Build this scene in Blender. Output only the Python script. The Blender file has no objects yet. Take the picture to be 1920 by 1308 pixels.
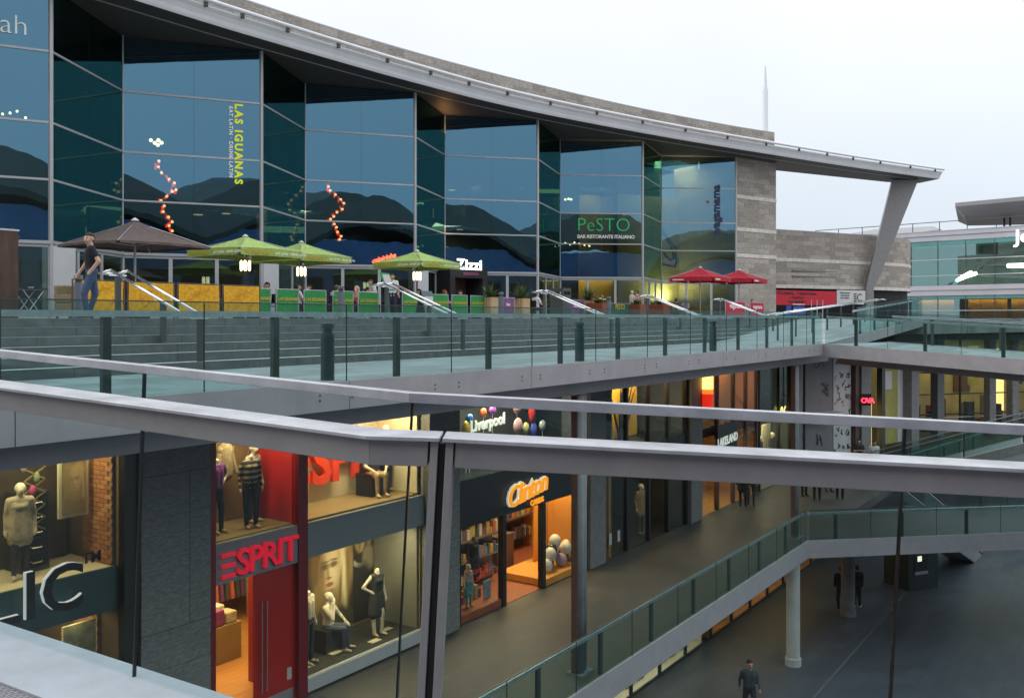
import bpy, bmesh, math, random
import numpy as np
from mathutils import Vector, Matrix

R = math.radians
sc = bpy.context.scene
col = sc.collection
random.seed(7)
# ------------------------------------------------------------------ frame of the place
# world x runs along the shop fronts, y runs away from them into the building, z = 0 is the level of the upper terrace
CU, SU, F = 0.5654, 0.8248, 1730.0
def W(r, d, z=0.0):
    return Vector((CU * r + SU * d, -SU * r + CU * d, z))
def S(px, t):
    k = (px - 960) / F
    return t * (SU + CU * k) / (CU - SU * k)
def ZZ(px, py, t):
    return -(py - 597) / F * (SU * S(px, t) + CU * t)

# ------------------------------------------------------------------ camera
cam_d = bpy.data.cameras.new('camera'); cam = bpy.data.objects.new('camera', cam_d); col.objects.link(cam)
cam.location = (0, 0, 0)
cam.rotation_euler = (R(90), 0, -math.atan2(SU, CU))
cam_d.sensor_width = 36; cam_d.lens = 36 * F / 1920
cam_d.shift_y = -(654 - 597) / 1920
cam_d.clip_start = 0.05; cam_d.clip_end = 3000
sc.camera = cam
# ------------------------------------------------------------------ sky: even overcast at dusk over a clear-sky base
world = bpy.data.worlds.new('World'); sc.world = world; world.use_nodes = True
SUN_EL, SUN_AZ = R(38), R(118)     # azimuth of the direction towards the sun, measured in the xy plane from +x
nt = world.node_tree; nt.nodes.clear()
n_out = nt.nodes.new('ShaderNodeOutputWorld'); n_bg = nt.nodes.new('ShaderNodeBackground')
n_sky = nt.nodes.new('ShaderNodeTexSky'); n_sky.sky_type = 'NISHITA'; n_sky.sun_disc = False
n_sky.sun_elevation = SUN_EL; n_sky.sun_rotation = R(90) - SUN_AZ
n_sky.air_density = 1.5; n_sky.dust_density = 6; n_sky.ozone_density = 1.5
n_tc = nt.nodes.new('ShaderNodeTexCoord'); n_sep = nt.nodes.new('ShaderNodeSeparateXYZ')
nt.links.new(n_tc.outputs['Generated'], n_sep.inputs[0])
n_rmp = nt.nodes.new('ShaderNodeValToRGB')
e = n_rmp.color_ramp.elements
e[0].position = 0.0; e[0].color = (0.305, 0.345, 0.39, 1)
e[1].position = 1.0; e[1].color = (0.86, 0.89, 0.93, 1)
m_ = e.new(0.10); m_.color = (0.35, 0.39, 0.435, 1)
m_ = e.new(0.22); m_.color = (0.405, 0.432, 0.46, 1)
m_ = e.new(0.36); m_.color = (0.46, 0.475, 0.49, 1)
nt.links.new(n_sep.outputs['Z'], n_rmp.inputs[0])
n_ns = nt.nodes.new('ShaderNodeTexNoise'); n_ns.inputs['Scale'].default_value = 2.2; n_ns.inputs['Detail'].default_value = 5
nt.links.new(n_tc.outputs['Generated'], n_ns.inputs['Vector'])
n_mr = nt.nodes.new('ShaderNodeMapRange'); n_mr.inputs['From Min'].default_value = .3; n_mr.inputs['From Max'].default_value = .7
n_mr.inputs['To Min'].default_value = 18.5; n_mr.inputs['To Max'].default_value = 20.5
nt.links.new(n_ns.outputs['Fac'], n_mr.inputs['Value'])
n_sc = nt.nodes.new('ShaderNodeVectorMath'); n_sc.operation = 'SCALE'
nt.links.new(n_rmp.outputs['Color'], n_sc.inputs[0]); nt.links.new(n_mr.outputs[0], n_sc.inputs['Scale'])
n_mix = nt.nodes.new('ShaderNodeMixRGB'); n_mix.inputs[0].default_value = 0.93
nt.links.new(n_sky.outputs[0], n_mix.inputs[1]); nt.links.new(n_sc.outputs[0], n_mix.inputs[2])
nt.links.new(n_mix.outputs[0], n_bg.inputs['Color']); n_bg.inputs['Strength'].default_value = 0.12
nt.links.new(n_bg.outputs[0], n_out.inputs[0])
# ------------------------------------------------------------------ sun behind the cloud
sl = bpy.data.lights.new('sun', 'SUN'); sl.energy = 0.7; sl.angle = R(40); sl.color = (1, .97, .93)
so = bpy.data.objects.new('sun', sl); col.objects.link(so)
sd = Vector((math.cos(SUN_AZ) * math.cos(SUN_EL), math.sin(SUN_AZ) * math.cos(SUN_EL), math.sin(SUN_EL)))
so.rotation_euler = sd.to_track_quat('Z', 'Y').to_euler(); so.location = sd * 60
# ------------------------------------------------------------------ view
sc.view_settings.view_transform = 'Standard'; sc.view_settings.look = 'None'
sc.view_settings.exposure = 0.0; sc.view_settings.gamma = 1.0
sc.render.engine = 'CYCLES'
cy = sc.cycles
cy.use_denoising = True
cy.max_bounces = 7; cy.diffuse_bounces = 3; cy.glossy_bounces = 4; cy.transmission_bounces = 4; cy.transparent_max_bounces = 28
cy.caustics_reflective = False; cy.caustics_refractive = False; cy.sample_clamp_indirect = 4.0

# ================================================================== helpers
ORIG = {}
ORD = ['first', 'second', 'third', 'fourth', 'fifth', 'sixth', 'seventh', 'eighth', 'ninth']
class MB:
    """collects faces; build() links them as one mesh object"""
    def __init__(s): s.v = []; s.f = []; s.mi = []; s.m = 0
    def add(s, vs, fs):
        b = len(s.v); s.v += [tuple(v) for v in vs]
        for f in fs: s.f.append(tuple(b + i for i in f)); s.mi.append(s.m)
        return s
    def hexa(s, p):   # p: 4 bottom points then 4 top points, counter-clockwise
        return s.add(p, [(3, 2, 1, 0), (4, 5, 6, 7), (0, 1, 5, 4), (1, 2, 6, 5), (2, 3, 7, 6), (3, 0, 4, 7)])
    def box(s, x0, x1, y0, y1, z0, z1):
        return s.hexa([(x0, y0, z0), (x1, y0, z0), (x1, y1, z0), (x0, y1, z0), (x0, y0, z1), (x1, y0, z1), (x1, y1, z1), (x0, y1, z1)])
    def bar(s, p, q, w, h, side=None):   # box beam from p to q, w sideways, h in the other direction
        p = Vector(p); q = Vector(q); a = (q - p).normalized()
        up = Vector((0, 0, 1)) if abs(a.z) < .95 else Vector((0, 1, 0))
        sd_ = Vector(side).normalized() if side is not None else a.cross(up).normalized()
        u = sd_.cross(a).normalized()
        x = sd_ * (w / 2); y = u * (h / 2)
        return s.hexa([p - x - y, p + x - y, q + x - y, q - x - y, p - x + y, p + x + y, q + x + y, q - x + y])
    def prism(s, poly, z0, z1):          # poly counter-clockwise seen from above; z may be numbers or lists
        n = len(poly)
        za = z0 if isinstance(z0, (list, tuple)) else [z0] * n
        zb = z1 if isinstance(z1, (list, tuple)) else [z1] * n
        vs = [(p[0], p[1], za[i]) for i, p in enumerate(poly)] + [(p[0], p[1], zb[i]) for i, p in enumerate(poly)]
        fs = [tuple(range(n - 1, -1, -1)), tuple(range(n, 2 * n))] + [(i, (i + 1) % n, n + (i + 1) % n, n + i) for i in range(n)]
        return s.add(vs, fs)
    def tube(s, p, q, r, r2=None, n=10, caps=True):
        p = Vector(p); q = Vector(q); r2 = r if r2 is None else r2
        a = (q - p).normalized(); u = a.orthogonal().normalized(); w = a.cross(u)
        vs = []
        for c, rr in ((p, r), (q, r2)):
            for i in range(n):
                t = 2 * math.pi * i / n
                vs.append(c + (u * math.cos(t) + w * math.sin(t)) * rr)
        fs = [(i, (i + 1) % n, n + (i + 1) % n, n + i) for i in range(n)]
        if caps: fs += [tuple(range(n - 1, -1, -1)), tuple(range(n, 2 * n))]
        return s.add(vs, fs)
    def path(s, pts, r, n=8):
        for a, b in zip(pts[:-1], pts[1:]): s.tube(a, b, r, n=n)
        for c in pts[1:-1]: s.ball(c, (r, r, r), 6, 8)
        return s
    def ball(s, c, r, nu=8, nv=12):
        if not isinstance(r, (tuple, list)): r = (r, r, r)
        vs = [(c[0], c[1], c[2] - r[2])]
        for i in range(1, nu):
            a = -math.pi / 2 + math.pi * i / nu
            for j in range(nv):
                b = 2 * math.pi * j / nv
                vs.append((c[0] + r[0] * math.cos(a) * math.cos(b), c[1] + r[1] * math.cos(a) * math.sin(b), c[2] + r[2] * math.sin(a)))
        vs.append((c[0], c[1], c[2] + r[2])); L = len(vs) - 1
        fs = [(0, 1 + (j + 1) % nv, 1 + j) for j in range(nv)]
        for i in range(nu - 2):
            b = 1 + i * nv
            fs += [(b + j, b + (j + 1) % nv, b + nv + (j + 1) % nv, b + nv + j) for j in range(nv)]
        b = 1 + (nu - 2) * nv
        fs += [(b + j, b + (j + 1) % nv, L) for j in range(nv)]
        return s.add(vs, fs)
    def lathe(s, c, prof, n=20):         # prof: (radius, z) from bottom to top
        vs = []
        for r, z in prof:
            for j in range(n):
                b = 2 * math.pi * j / n
                vs.append((c[0] + r * math.cos(b), c[1] + r * math.sin(b), c[2] + z))
        fs = []
        for i in range(len(prof) - 1):
            fs += [(i * n + j, i * n + (j + 1) % n, (i + 1) * n + (j + 1) % n, (i + 1) * n + j) for j in range(n)]
        k = (len(prof) - 1) * n
        fs += [tuple(range(n - 1, -1, -1)), tuple(range(k, k + n))]
        return s.add(vs, fs)
    def poly(s, pts): return s.add(pts, [tuple(range(len(pts)))])
    def slab(s, o, ax, ay, pts, th):     # flat outline pts in the ax/ay plane from o, given thickness th along ax x ay
        o = Vector(o); ax = Vector(ax); ay = Vector(ay); nn = ax.cross(ay).normalized() * th
        n = len(pts); lo = [o + ax * p[0] + ay * p[1] for p in pts]; hi = [p + nn for p in lo]
        return s.add(lo + hi, [tuple(range(n - 1, -1, -1)), tuple(range(n, 2 * n))] + [(i, (i + 1) % n, n + (i + 1) % n, n + i) for i in range(n)])
    def text(s, body, o, ax, ay, size, th=0.01, align='LEFT', shear=0, offset=0, space=1.0):
        cu = bpy.data.curves.new('t', 'FONT'); cu.body = body; cu.size = size; cu.extrude = th / 2; cu.align_x = align
        cu.shear = shear; cu.offset = offset; cu.space_character = space; cu.resolution_u = 3
        ob = bpy.data.objects.new('t', cu); me = ob.to_mesh()
        o = Vector(o); ax = Vector(ax).normalized(); ay = Vector(ay).normalized(); az = ax.cross(ay)
        vs = [o + ax * v.co.x + ay * v.co.y + az * v.co.z for v in me.vertices]
        s.add(vs, [tuple(p.vertices) for p in me.polygons])
        ob.to_mesh_clear(); bpy.data.objects.remove(ob); bpy.data.curves.remove(cu)
        return s
    def build(s, name, mats, parent=None, label=None, cat=None, group=None, kind=None, smooth=False, local=False, bevel=0):
        if not isinstance(mats, (list, tuple)): mats = [mats]
        V = np.array(s.v, dtype=float)
        if parent is None:
            o0 = np.array([V[:, 0].mean(), V[:, 1].mean(), V[:, 2].min()]) if not local else np.zeros(3)
        else:
            o0 = np.zeros(3) if local else np.array(ORIG[parent.name])
        me = bpy.data.meshes.new(name); me.from_pydata([tuple(v) for v in (V - o0)], [], s.f)
        for m in mats: me.materials.append(m)
        me.polygons.foreach_set('material_index', s.mi)
        if smooth: me.polygons.foreach_set('use_smooth', [True] * len(s.f))
        me.update()
        ob = bpy.data.objects.new(name, me); col.objects.link(ob)
        if parent is None: ob.location = o0
        else: ob.parent = parent
        ORIG[ob.name] = tuple(o0)
        if bevel:
            b = ob.modifiers.new('bevel', 'BEVEL'); b.width = bevel; b.segments = 2; b.limit_method = 'ANGLE'
        tag(ob, label, cat, group, kind)
        return ob
def tag(o, label=None, cat=None, group=None, kind=None):
    if label: o['label'] = label
    if cat: o['category'] = cat
    if group: o['group'] = group
    if kind: o['kind'] = kind
    return o
def thing(name, label, cat, loc=(0, 0, 0), rz=0, group=None, kind=None):
    o = bpy.data.objects.new(name, None); col.objects.link(o); o.empty_display_size = .2
    o.location = loc; o.rotation_euler = (0, 0, rz); ORIG[o.name] = tuple(loc)
    return tag(o, label, cat, group, kind)
def copy_tree(o, parent=None):
    c = o.copy(); col.objects.link(c); c.parent = parent; ORIG[c.name] = ORIG.get(o.name, (0, 0, 0))
    for ch in list(o.children): copy_tree(ch, c)
    return c
def bx(name, m, parent, *b, **k):
    return MB().box(*b).build(name, m, parent, **k)

# ------------------------------------------------------------------ materials
def M(name, c, rough=.6, metal=0, var=.12, scale=3.0, bump=0, bscale=80, emit=None, es=0, spec=.5, coat=0, stretch=None):
    m = bpy.data.materials.new(name); m.use_nodes = True; t = m.node_tree; b = t.nodes['Principled BSDF']
    b.inputs['Roughness'].default_value = rough; b.inputs['Metallic'].default_value = metal
    b.inputs['Specular IOR Level'].default_value = spec; b.inputs['Coat Weight'].default_value = coat
    g = t.nodes.new('ShaderNodeNewGeometry'); vec = g.outputs['Position']
    if stretch:
        mp = t.nodes.new('ShaderNodeMapping'); mp.inputs['Scale'].default_value = stretch
        t.links.new(vec, mp.inputs['Vector']); vec = mp.outputs[0]
    ns = t.nodes.new('ShaderNodeTexNoise'); ns.inputs['Scale'].default_value = scale; ns.inputs['Detail'].default_value = 6
    ns.inputs['Roughness'].default_value = .65
    t.links.new(vec, ns.inputs['Vector'])
    r = t.nodes.new('ShaderNodeValToRGB'); e = r.color_ramp.elements
    e[0].position = .3; e[1].position = .7
    e[0].color = tuple(max(0, x * (1 - var)) for x in c) + (1,); e[1].color = tuple(min(1, x * (1 + var)) for x in c) + (1,)
    t.links.new(ns.outputs['Fac'], r.inputs[0]); t.links.new(r.outputs[0], b.inputs['Base Color'])
    if bump:
        n2 = t.nodes.new('ShaderNodeTexNoise'); n2.inputs['Scale'].default_value = bscale; n2.inputs['Detail'].default_value = 4
        t.links.new(vec, n2.inputs['Vector'])
        bp = t.nodes.new('ShaderNodeBump'); bp.inputs['Strength'].default_value = bump; bp.inputs['Distance'].default_value = .02
        t.links.new(n2.outputs['Fac'], bp.inputs['Height']); t.links.new(bp.outputs[0], b.inputs['Normal'])
        mr = t.nodes.new('ShaderNodeMapRange'); mr.inputs['To Min'].default_value = max(.02, rough - .12); mr.inputs['To Max'].default_value = min(1, rough + .12)
        t.links.new(ns.outputs['Fac'], mr.inputs['Value']); t.links.new(mr.outputs[0], b.inputs['Roughness'])
    if emit:
        b.inputs['Emission Color'].default_value = tuple(emit) + (1,); b.inputs['Emission Strength'].default_value = es
    return m
def glass(name, tint, gl=(1, 1, 1), ior=1.45, base=0.0, rough=.01, dirt=.02, top=1.0, warp=0):
    m = bpy.data.materials.new(name); m.use_nodes = True; t = m.node_tree; t.nodes.clear()
    o = t.nodes.new('ShaderNodeOutputMaterial'); mx = t.nodes.new('ShaderNodeMixShader')
    tr = t.nodes.new('ShaderNodeBsdfTransparent'); tr.inputs[0].default_value = tuple(tint) + (1,)
    g = t.nodes.new('ShaderNodeBsdfGlossy'); g.inputs['Color'].default_value = tuple(gl) + (1,); g.inputs['Roughness'].default_value = rough
    f = t.nodes.new('ShaderNodeFresnel'); gb = t.nodes.new('ShaderNodeNewGeometry')
    mi = t.nodes.new('ShaderNodeMapRange'); mi.inputs['To Min'].default_value = ior; mi.inputs['To Max'].default_value = 1 / ior   # same reflectance on both faces of the sheet
    t.links.new(gb.outputs['Backfacing'], mi.inputs['Value']); t.links.new(mi.outputs[0], f.inputs['IOR'])
    mr = t.nodes.new('ShaderNodeMapRange'); mr.inputs['To Min'].default_value = base; mr.inputs['To Max'].default_value = 1
    mr.inputs['To Max'].default_value = top
    t.links.new(f.outputs[0], mr.inputs['Value']); t.links.new(mr.outputs[0], mx.inputs[0])
    t.links.new(tr.outputs[0], mx.inputs[1]); t.links.new(g.outputs[0], mx.inputs[2])
    if warp:
        gw = t.nodes.new('ShaderNodeNewGeometry'); nw = t.nodes.new('ShaderNodeTexNoise'); nw.inputs['Scale'].default_value = .55; nw.inputs['Detail'].default_value = 2
        t.links.new(gw.outputs['Position'], nw.inputs['Vector']); bw = t.nodes.new('ShaderNodeBump'); bw.inputs['Strength'].default_value = 1; bw.inputs['Distance'].default_value = warp
        t.links.new(nw.outputs['Fac'], bw.inputs['Height']); t.links.new(bw.outputs[0], g.inputs['Normal'])
    df = t.nodes.new('ShaderNodeBsdfDiffuse'); df.inputs[0].default_value = (.5, .55, .53, 1)
    m2 = t.nodes.new('ShaderNodeMixShader'); m2.inputs[0].default_value = dirt
    ge = t.nodes.new('ShaderNodeNewGeometry'); ns = t.nodes.new('ShaderNodeTexNoise'); ns.inputs['Scale'].default_value = 1.3; ns.inputs['Detail'].default_value = 6
    t.links.new(ge.outputs['Position'], ns.inputs['Vector'])
    ma = t.nodes.new('ShaderNodeMath'); ma.operation = 'MULTIPLY'; ma.inputs[1].default_value = dirt * 2
    t.links.new(ns.outputs['Fac'], ma.inputs[0]); t.links.new(ma.outputs[0], m2.inputs[0])
    t.links.new(mx.outputs[0], m2.inputs[1]); t.links.new(df.outputs[0], m2.inputs[2]); t.links.new(m2.outputs[0], o.inputs[0])
    return m
def stonework(name, c1, c2, cm, bw, bh, bump=.35, nscale=5):
    m = bpy.data.materials.new(name); m.use_nodes = True; t = m.node_tree; b = t.nodes['Principled BSDF']; b.inputs['Roughness'].default_value = .85
    g = t.nodes.new('ShaderNodeNewGeometry'); sp = t.nodes.new('ShaderNodeSeparateXYZ'); cb = t.nodes.new('ShaderNodeCombineXYZ')
    t.links.new(g.outputs['Position'], sp.inputs[0]); t.links.new(sp.outputs['X'], cb.inputs['X']); t.links.new(sp.outputs['Z'], cb.inputs['Y'])
    br = t.nodes.new('ShaderNodeTexBrick'); br.inputs['Color1'].default_value = c1 + (1,); br.inputs['Color2'].default_value = c2 + (1,); br.inputs['Mortar'].default_value = cm + (1,)
    br.inputs['Scale'].default_value = 1; br.inputs['Brick Width'].default_value = bw; br.inputs['Row Height'].default_value = bh; br.inputs['Mortar Size'].default_value = .012; br.inputs['Bias'].default_value = -.1
    t.links.new(cb.outputs[0], br.inputs['Vector'])
    mp = t.nodes.new('ShaderNodeMapping'); mp.inputs['Scale'].default_value = (1, 1, 3.5)
    ns = t.nodes.new('ShaderNodeTexNoise'); ns.inputs['Scale'].default_value = nscale; ns.inputs['Detail'].default_value = 8; ns.inputs['Roughness'].default_value = .7
    t.links.new(g.outputs['Position'], mp.inputs[0]); t.links.new(mp.outputs[0], ns.inputs['Vector'])
    mr = t.nodes.new('ShaderNodeMapRange'); mr.inputs['From Min'].default_value = .25; mr.inputs['From Max'].default_value = .75; mr.inputs['To Min'].default_value = .5; mr.inputs['To Max'].default_value = 1.4
    t.links.new(ns.outputs['Fac'], mr.inputs['Value'])
    mu = t.nodes.new('ShaderNodeVectorMath'); mu.operation = 'SCALE'; t.links.new(br.outputs['Color'], mu.inputs[0]); t.links.new(mr.outputs[0], mu.inputs['Scale'])
    t.links.new(mu.outputs[0], b.inputs['Base Color'])
    bp = t.nodes.new('ShaderNodeBump'); bp.inputs['Strength'].default_value = bump; bp.inputs['Distance'].default_value = .05
    t.links.new(ns.outputs['Fac'], bp.inputs['Height']); t.links.new(bp.outputs[0], b.inputs['Normal'])
    return m
def paving(name, c, w, h, rough=.7, mortar=.6, var=.2, ms=.012, spec=.4):
    m = bpy.data.materials.new(name); m.use_nodes = True; t = m.node_tree; b = t.nodes['Principled BSDF']; b.inputs['Specular IOR Level'].default_value = spec
    g = t.nodes.new('ShaderNodeNewGeometry'); br = t.nodes.new('ShaderNodeTexBrick')
    br.inputs['Color1'].default_value = tuple(x * (1 - var) for x in c) + (1,); br.inputs['Color2'].default_value = tuple(x * (1 + var) for x in c) + (1,); br.inputs['Mortar'].default_value = tuple(x * mortar for x in c) + (1,)
    br.inputs['Scale'].default_value = 1; br.inputs['Brick Width'].default_value = w; br.inputs['Row Height'].default_value = h; br.inputs['Mortar Size'].default_value = ms
    t.links.new(g.outputs['Position'], br.inputs['Vector'])
    ns = t.nodes.new('ShaderNodeTexNoise'); ns.inputs['Scale'].default_value = .7; ns.inputs['Detail'].default_value = 9; ns.inputs['Roughness'].default_value = .7
    t.links.new(g.outputs['Position'], ns.inputs['Vector'])
    mr = t.nodes.new('ShaderNodeMapRange'); mr.inputs['From Min'].default_value = .3; mr.inputs['From Max'].default_value = .7; mr.inputs['To Min'].default_value = .75; mr.inputs['To Max'].default_value = 1.2
    t.links.new(ns.outputs['Fac'], mr.inputs['Value'])
    mu = t.nodes.new('ShaderNodeVectorMath'); mu.operation = 'SCALE'; t.links.new(br.outputs['Color'], mu.inputs[0]); t.links.new(mr.outputs[0], mu.inputs['Scale']); t.links.new(mu.outputs[0], b.inputs['Base Color'])
    m3 = t.nodes.new('ShaderNodeMapRange'); m3.inputs['To Min'].default_value = rough - .2; m3.inputs['To Max'].default_value = rough + .2
    t.links.new(ns.outputs['Fac'], m3.inputs['Value']); t.links.new(m3.outputs[0], b.inputs['Roughness'])
    bp = t.nodes.new('ShaderNodeBump'); bp.inputs['Strength'].default_value = .3; bp.inputs['Distance'].default_value = .01
    t.links.new(br.outputs['Fac'], bp.inputs['Height']); bp.invert = True; t.links.new(bp.outputs[0], b.inputs['Normal'])
    return m
def emitter(name, c, s): return M(name, c, emit=c, es=s, var=0)

m_steel = M('brushed_steel', (.50, .50, .54), .38, .75, .10, 2, .05, 220, stretch=(1, 1, 1))
m_steelrail = M('handrail_steel', (.54, .54, .57), .40, .55, .18, 7, .08, 300)
m_chrome = M('polished_steel', (.75, .76, .78), .18, 1, .05, 2)
m_alu = M('aluminium', (.48, .48, .50), .45, .4, .06, 2)
m_fascia = M('painted_grey_metal', (.275, .268, .270), .5, .1, .13, 5, .05, 120)
m_beam = M('lilac_grey_beam', (.40, .378, .395), .5, .05, .10, 2.5, .05, 90)
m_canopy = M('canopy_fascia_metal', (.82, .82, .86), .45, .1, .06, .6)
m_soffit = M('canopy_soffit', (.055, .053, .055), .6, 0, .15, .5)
m_darkpost = M('dark_grey_paint', (.055, .062, .062), .5, .1, .15, 4)
m_black = M('black_paint', (.012, .013, .015), .4, 0, .3, 5)
m_blackmat = M('black_cladding', (.014, .014, .018), .8, 0, .25, .8)
m_gasket = M('gasket_black', (.01, .01, .01), .35, 0, .1)
m_stone = stonework('stone_cladding', (.35, .31, .272), (.52, .468, .415), (.31, .277, .246), 1.05, .36, .6)
m_stoneband = M('pale_stone_band', (.70, .66, .60), .8, 0, .2, 3, .2, 20)
m_pillar = stonework('dark_shop_pillar', (.235, .245, .235), (.26, .265, .255), (.15, .15, .15), 2.2, 2.6, .06, 9)
m_pillarlt = M('shop_pillar_stone', (.22, .225, .225), .75, 0, .2, 4, .15, 40)
m_conc = M('column_concrete', (.24, .25, .26), .75, 0, .18, 3, .1, 30)
m_white_col = M('white_column', (.55, .55, .52), .6, 0, .12, 2)
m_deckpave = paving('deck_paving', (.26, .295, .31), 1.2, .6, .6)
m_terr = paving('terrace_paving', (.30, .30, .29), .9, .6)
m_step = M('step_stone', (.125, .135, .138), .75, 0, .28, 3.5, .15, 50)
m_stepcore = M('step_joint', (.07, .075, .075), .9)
m_nose_tread = M('step_nosing', (.44, .46, .465), .7, 0, .2, 5)
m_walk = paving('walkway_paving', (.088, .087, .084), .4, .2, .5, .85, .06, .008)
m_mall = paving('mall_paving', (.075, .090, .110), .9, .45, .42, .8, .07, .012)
m_ground = M('ground_earth', (.12, .115, .11), .9, 0, .2, .3)
m_railglass = glass('balustrade_glass', (.775, .868, .855), (.7, .95, .92), 1.3, .0, .02, .012, .35)
m_nearglass = glass('near_glass', (.865, .925, .925), (.8, .95, .97), 1.14, 0, .01, .004, .7)
m_pane = glass('facade_glass', (.55, .66, .64), (.185, .385, .545), 1.6, .42, .004, .004, warp=.0035)
m_pane_side = glass('facade_side_glass', (.50, .66, .61), (.13, .33, .30), 1.5, .34, .004, .003, warp=.0035)
m_clear = glass('shop_glass', (.93, .955, .95), (.7, .9, .95), 1.25, 0, .01, .003)
m_jlglass = glass('store_glass', (.42, .62, .58), (.55, .78, .78), 1.45, .30, .02, .03)

# ================================================================== large structure
# ---- ground far below and the mall floor
MB().box(-400, 500, -400, 500, -12.2, -11.6).build('ground', m_ground, kind='structure')
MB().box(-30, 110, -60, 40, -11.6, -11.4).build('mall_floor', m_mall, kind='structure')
a = Vector((S(1446, 8.6), 8.6, -11.396)); 
MB().box(14, 60, 8.18, 8.25, -11.4, -11.392).build('drainage_channel', M('channel_grate', (.11, .12, .135), .7), kind='structure')
# ---- walkway of the shopping level
Y1 = 9.2
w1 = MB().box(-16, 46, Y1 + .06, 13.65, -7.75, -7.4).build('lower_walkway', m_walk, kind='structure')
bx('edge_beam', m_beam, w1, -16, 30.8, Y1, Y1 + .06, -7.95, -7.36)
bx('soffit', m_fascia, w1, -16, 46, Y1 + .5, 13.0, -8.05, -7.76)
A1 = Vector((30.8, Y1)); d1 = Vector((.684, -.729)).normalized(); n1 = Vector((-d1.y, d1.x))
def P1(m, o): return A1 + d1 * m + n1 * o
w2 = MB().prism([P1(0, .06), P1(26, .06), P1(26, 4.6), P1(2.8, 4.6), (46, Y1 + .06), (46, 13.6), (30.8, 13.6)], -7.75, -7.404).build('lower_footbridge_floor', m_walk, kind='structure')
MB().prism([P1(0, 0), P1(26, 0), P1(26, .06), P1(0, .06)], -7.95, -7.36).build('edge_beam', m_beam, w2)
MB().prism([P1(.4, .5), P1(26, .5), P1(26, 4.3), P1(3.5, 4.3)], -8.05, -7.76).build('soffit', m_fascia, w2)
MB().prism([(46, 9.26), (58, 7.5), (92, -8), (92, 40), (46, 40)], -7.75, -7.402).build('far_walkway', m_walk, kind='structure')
# ---- upper deck with ramp beyond the footbridge
Y2 = 9.3; ZD = -.9
def zdeck(x): return ZD if x < 33 else min(-.02, ZD + (x - 33) * .05)
up = MB()
up.box(-14, 33, Y2 + .08, 13.5, -1.25, ZD)
up.prism([(33, Y2 + .08), (50.6, Y2 + .08), (50.6, 15.5), (33, 15.5)], [-1.25, -.4, -.4, -1.25], [ZD, -.02, -.02, ZD])
u2 = up.build('upper_deck', m_deckpave, kind='structure')
fb = MB()
for x0, x1 in [(-14 + i * 4.7, -14 + (i + 1) * 4.7 - .012) for i in range(10)]: fb.box(x0, min(x1, 33), Y2, Y2 + .08, -1.28, ZD + .02)
fb.build('edge_beam', m_beam, u2)
bolts = MB()
for i in range(60):
    x = -1 + i * .62
    if i % 4 in (0, 1):
        for z in (-1.05, -1.12): bolts.tube((x, Y2 + .001, z), (x, Y2 - .012, z), .012, n=8)
bolts.build('beam_bolts', m_darkpost, u2, kind='stuff')
bx('lower_beam', m_beam, u2, -14, 36, 10.0, 10.3, -1.62, -1.255)
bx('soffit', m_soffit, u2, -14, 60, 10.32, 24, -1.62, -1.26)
MB().prism([(33, Y2), (50.6, Y2), (50.6, Y2 + .08), (33, Y2 + .08)], [-1.28, -.4, -.4, -1.28], [ZD + .02, 0, 0, ZD + .02]).build('edge_beam', m_beam, u2)
# ---- upper terrace
MB().prism([(-30, 15.52), (50.6, 15.52), (50.6, Y2), (100, Y2 - 14), (100, 60), (-30, 60)], -.8, -.02).build('upper_terrace', m_terr, kind='structure')
# ---- steps: six courses of stone blocks
steps = MB()
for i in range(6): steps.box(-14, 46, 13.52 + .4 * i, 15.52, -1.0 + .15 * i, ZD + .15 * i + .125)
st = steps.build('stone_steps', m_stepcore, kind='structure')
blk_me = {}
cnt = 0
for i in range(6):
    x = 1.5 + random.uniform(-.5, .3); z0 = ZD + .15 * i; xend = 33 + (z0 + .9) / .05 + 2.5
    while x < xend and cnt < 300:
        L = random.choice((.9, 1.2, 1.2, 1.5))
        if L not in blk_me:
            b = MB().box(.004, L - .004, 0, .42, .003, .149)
            b.mi[1] = 1; o = b.build('stone_block', [m_step, m_nose_tread], st, local=True); me = o.data; blk_me[L] = me; bpy.data.objects.remove(o)  # block tops painted paler than the risers, so the treads look lit
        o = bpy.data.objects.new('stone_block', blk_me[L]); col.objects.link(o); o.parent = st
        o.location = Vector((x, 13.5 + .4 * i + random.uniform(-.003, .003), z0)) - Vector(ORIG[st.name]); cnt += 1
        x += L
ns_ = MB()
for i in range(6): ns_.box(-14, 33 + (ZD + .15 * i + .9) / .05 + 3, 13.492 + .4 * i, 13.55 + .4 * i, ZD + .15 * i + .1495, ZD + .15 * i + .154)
ns_.build('step_nosings', m_nose_tread, st)
# ---- footbridge from the deck corner towards the camera's side, falling 1 in 20
fb0 = Vector((32.9, Y2)); fd = Vector((-.266, -.9645)).normalized(); fn = Vector((-fd.y, fd.x))  # fn points to +x
if fn.x < 0: fn = -fn
def FB(m, o): return fb0 + fd * m + fn * o
def zfb(m): return ZD - .05 * m
foot = thing('footbridge', 'grey footbridge with glass sides spanning from the upper deck corner', 'bridge', (fb0.x, fb0.y, -1.3))
L_ = 22
MB().prism([FB(0, .08), FB(0, 4.4), FB(L_, 4.4), FB(L_, .08)][::-1], [-1.25 - .05 * m for m in (L_, L_, 0, 0)], [zfb(m) for m in (L_, L_, 0, 0)]).build('deck', m_deckpave, foot)
for o0, o1 in ((0, .08), (4.42, 4.5)):
    MB().prism([FB(0, o0), FB(0, o1), FB(L_, o1), FB(L_, o0)][::-1], [-1.34 - .05 * m for m in (L_, L_, 0, 0)], [zfb(m) + .02 for m in (L_, L_, 0, 0)]).build('edge_beam', m_beam, foot)
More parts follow.
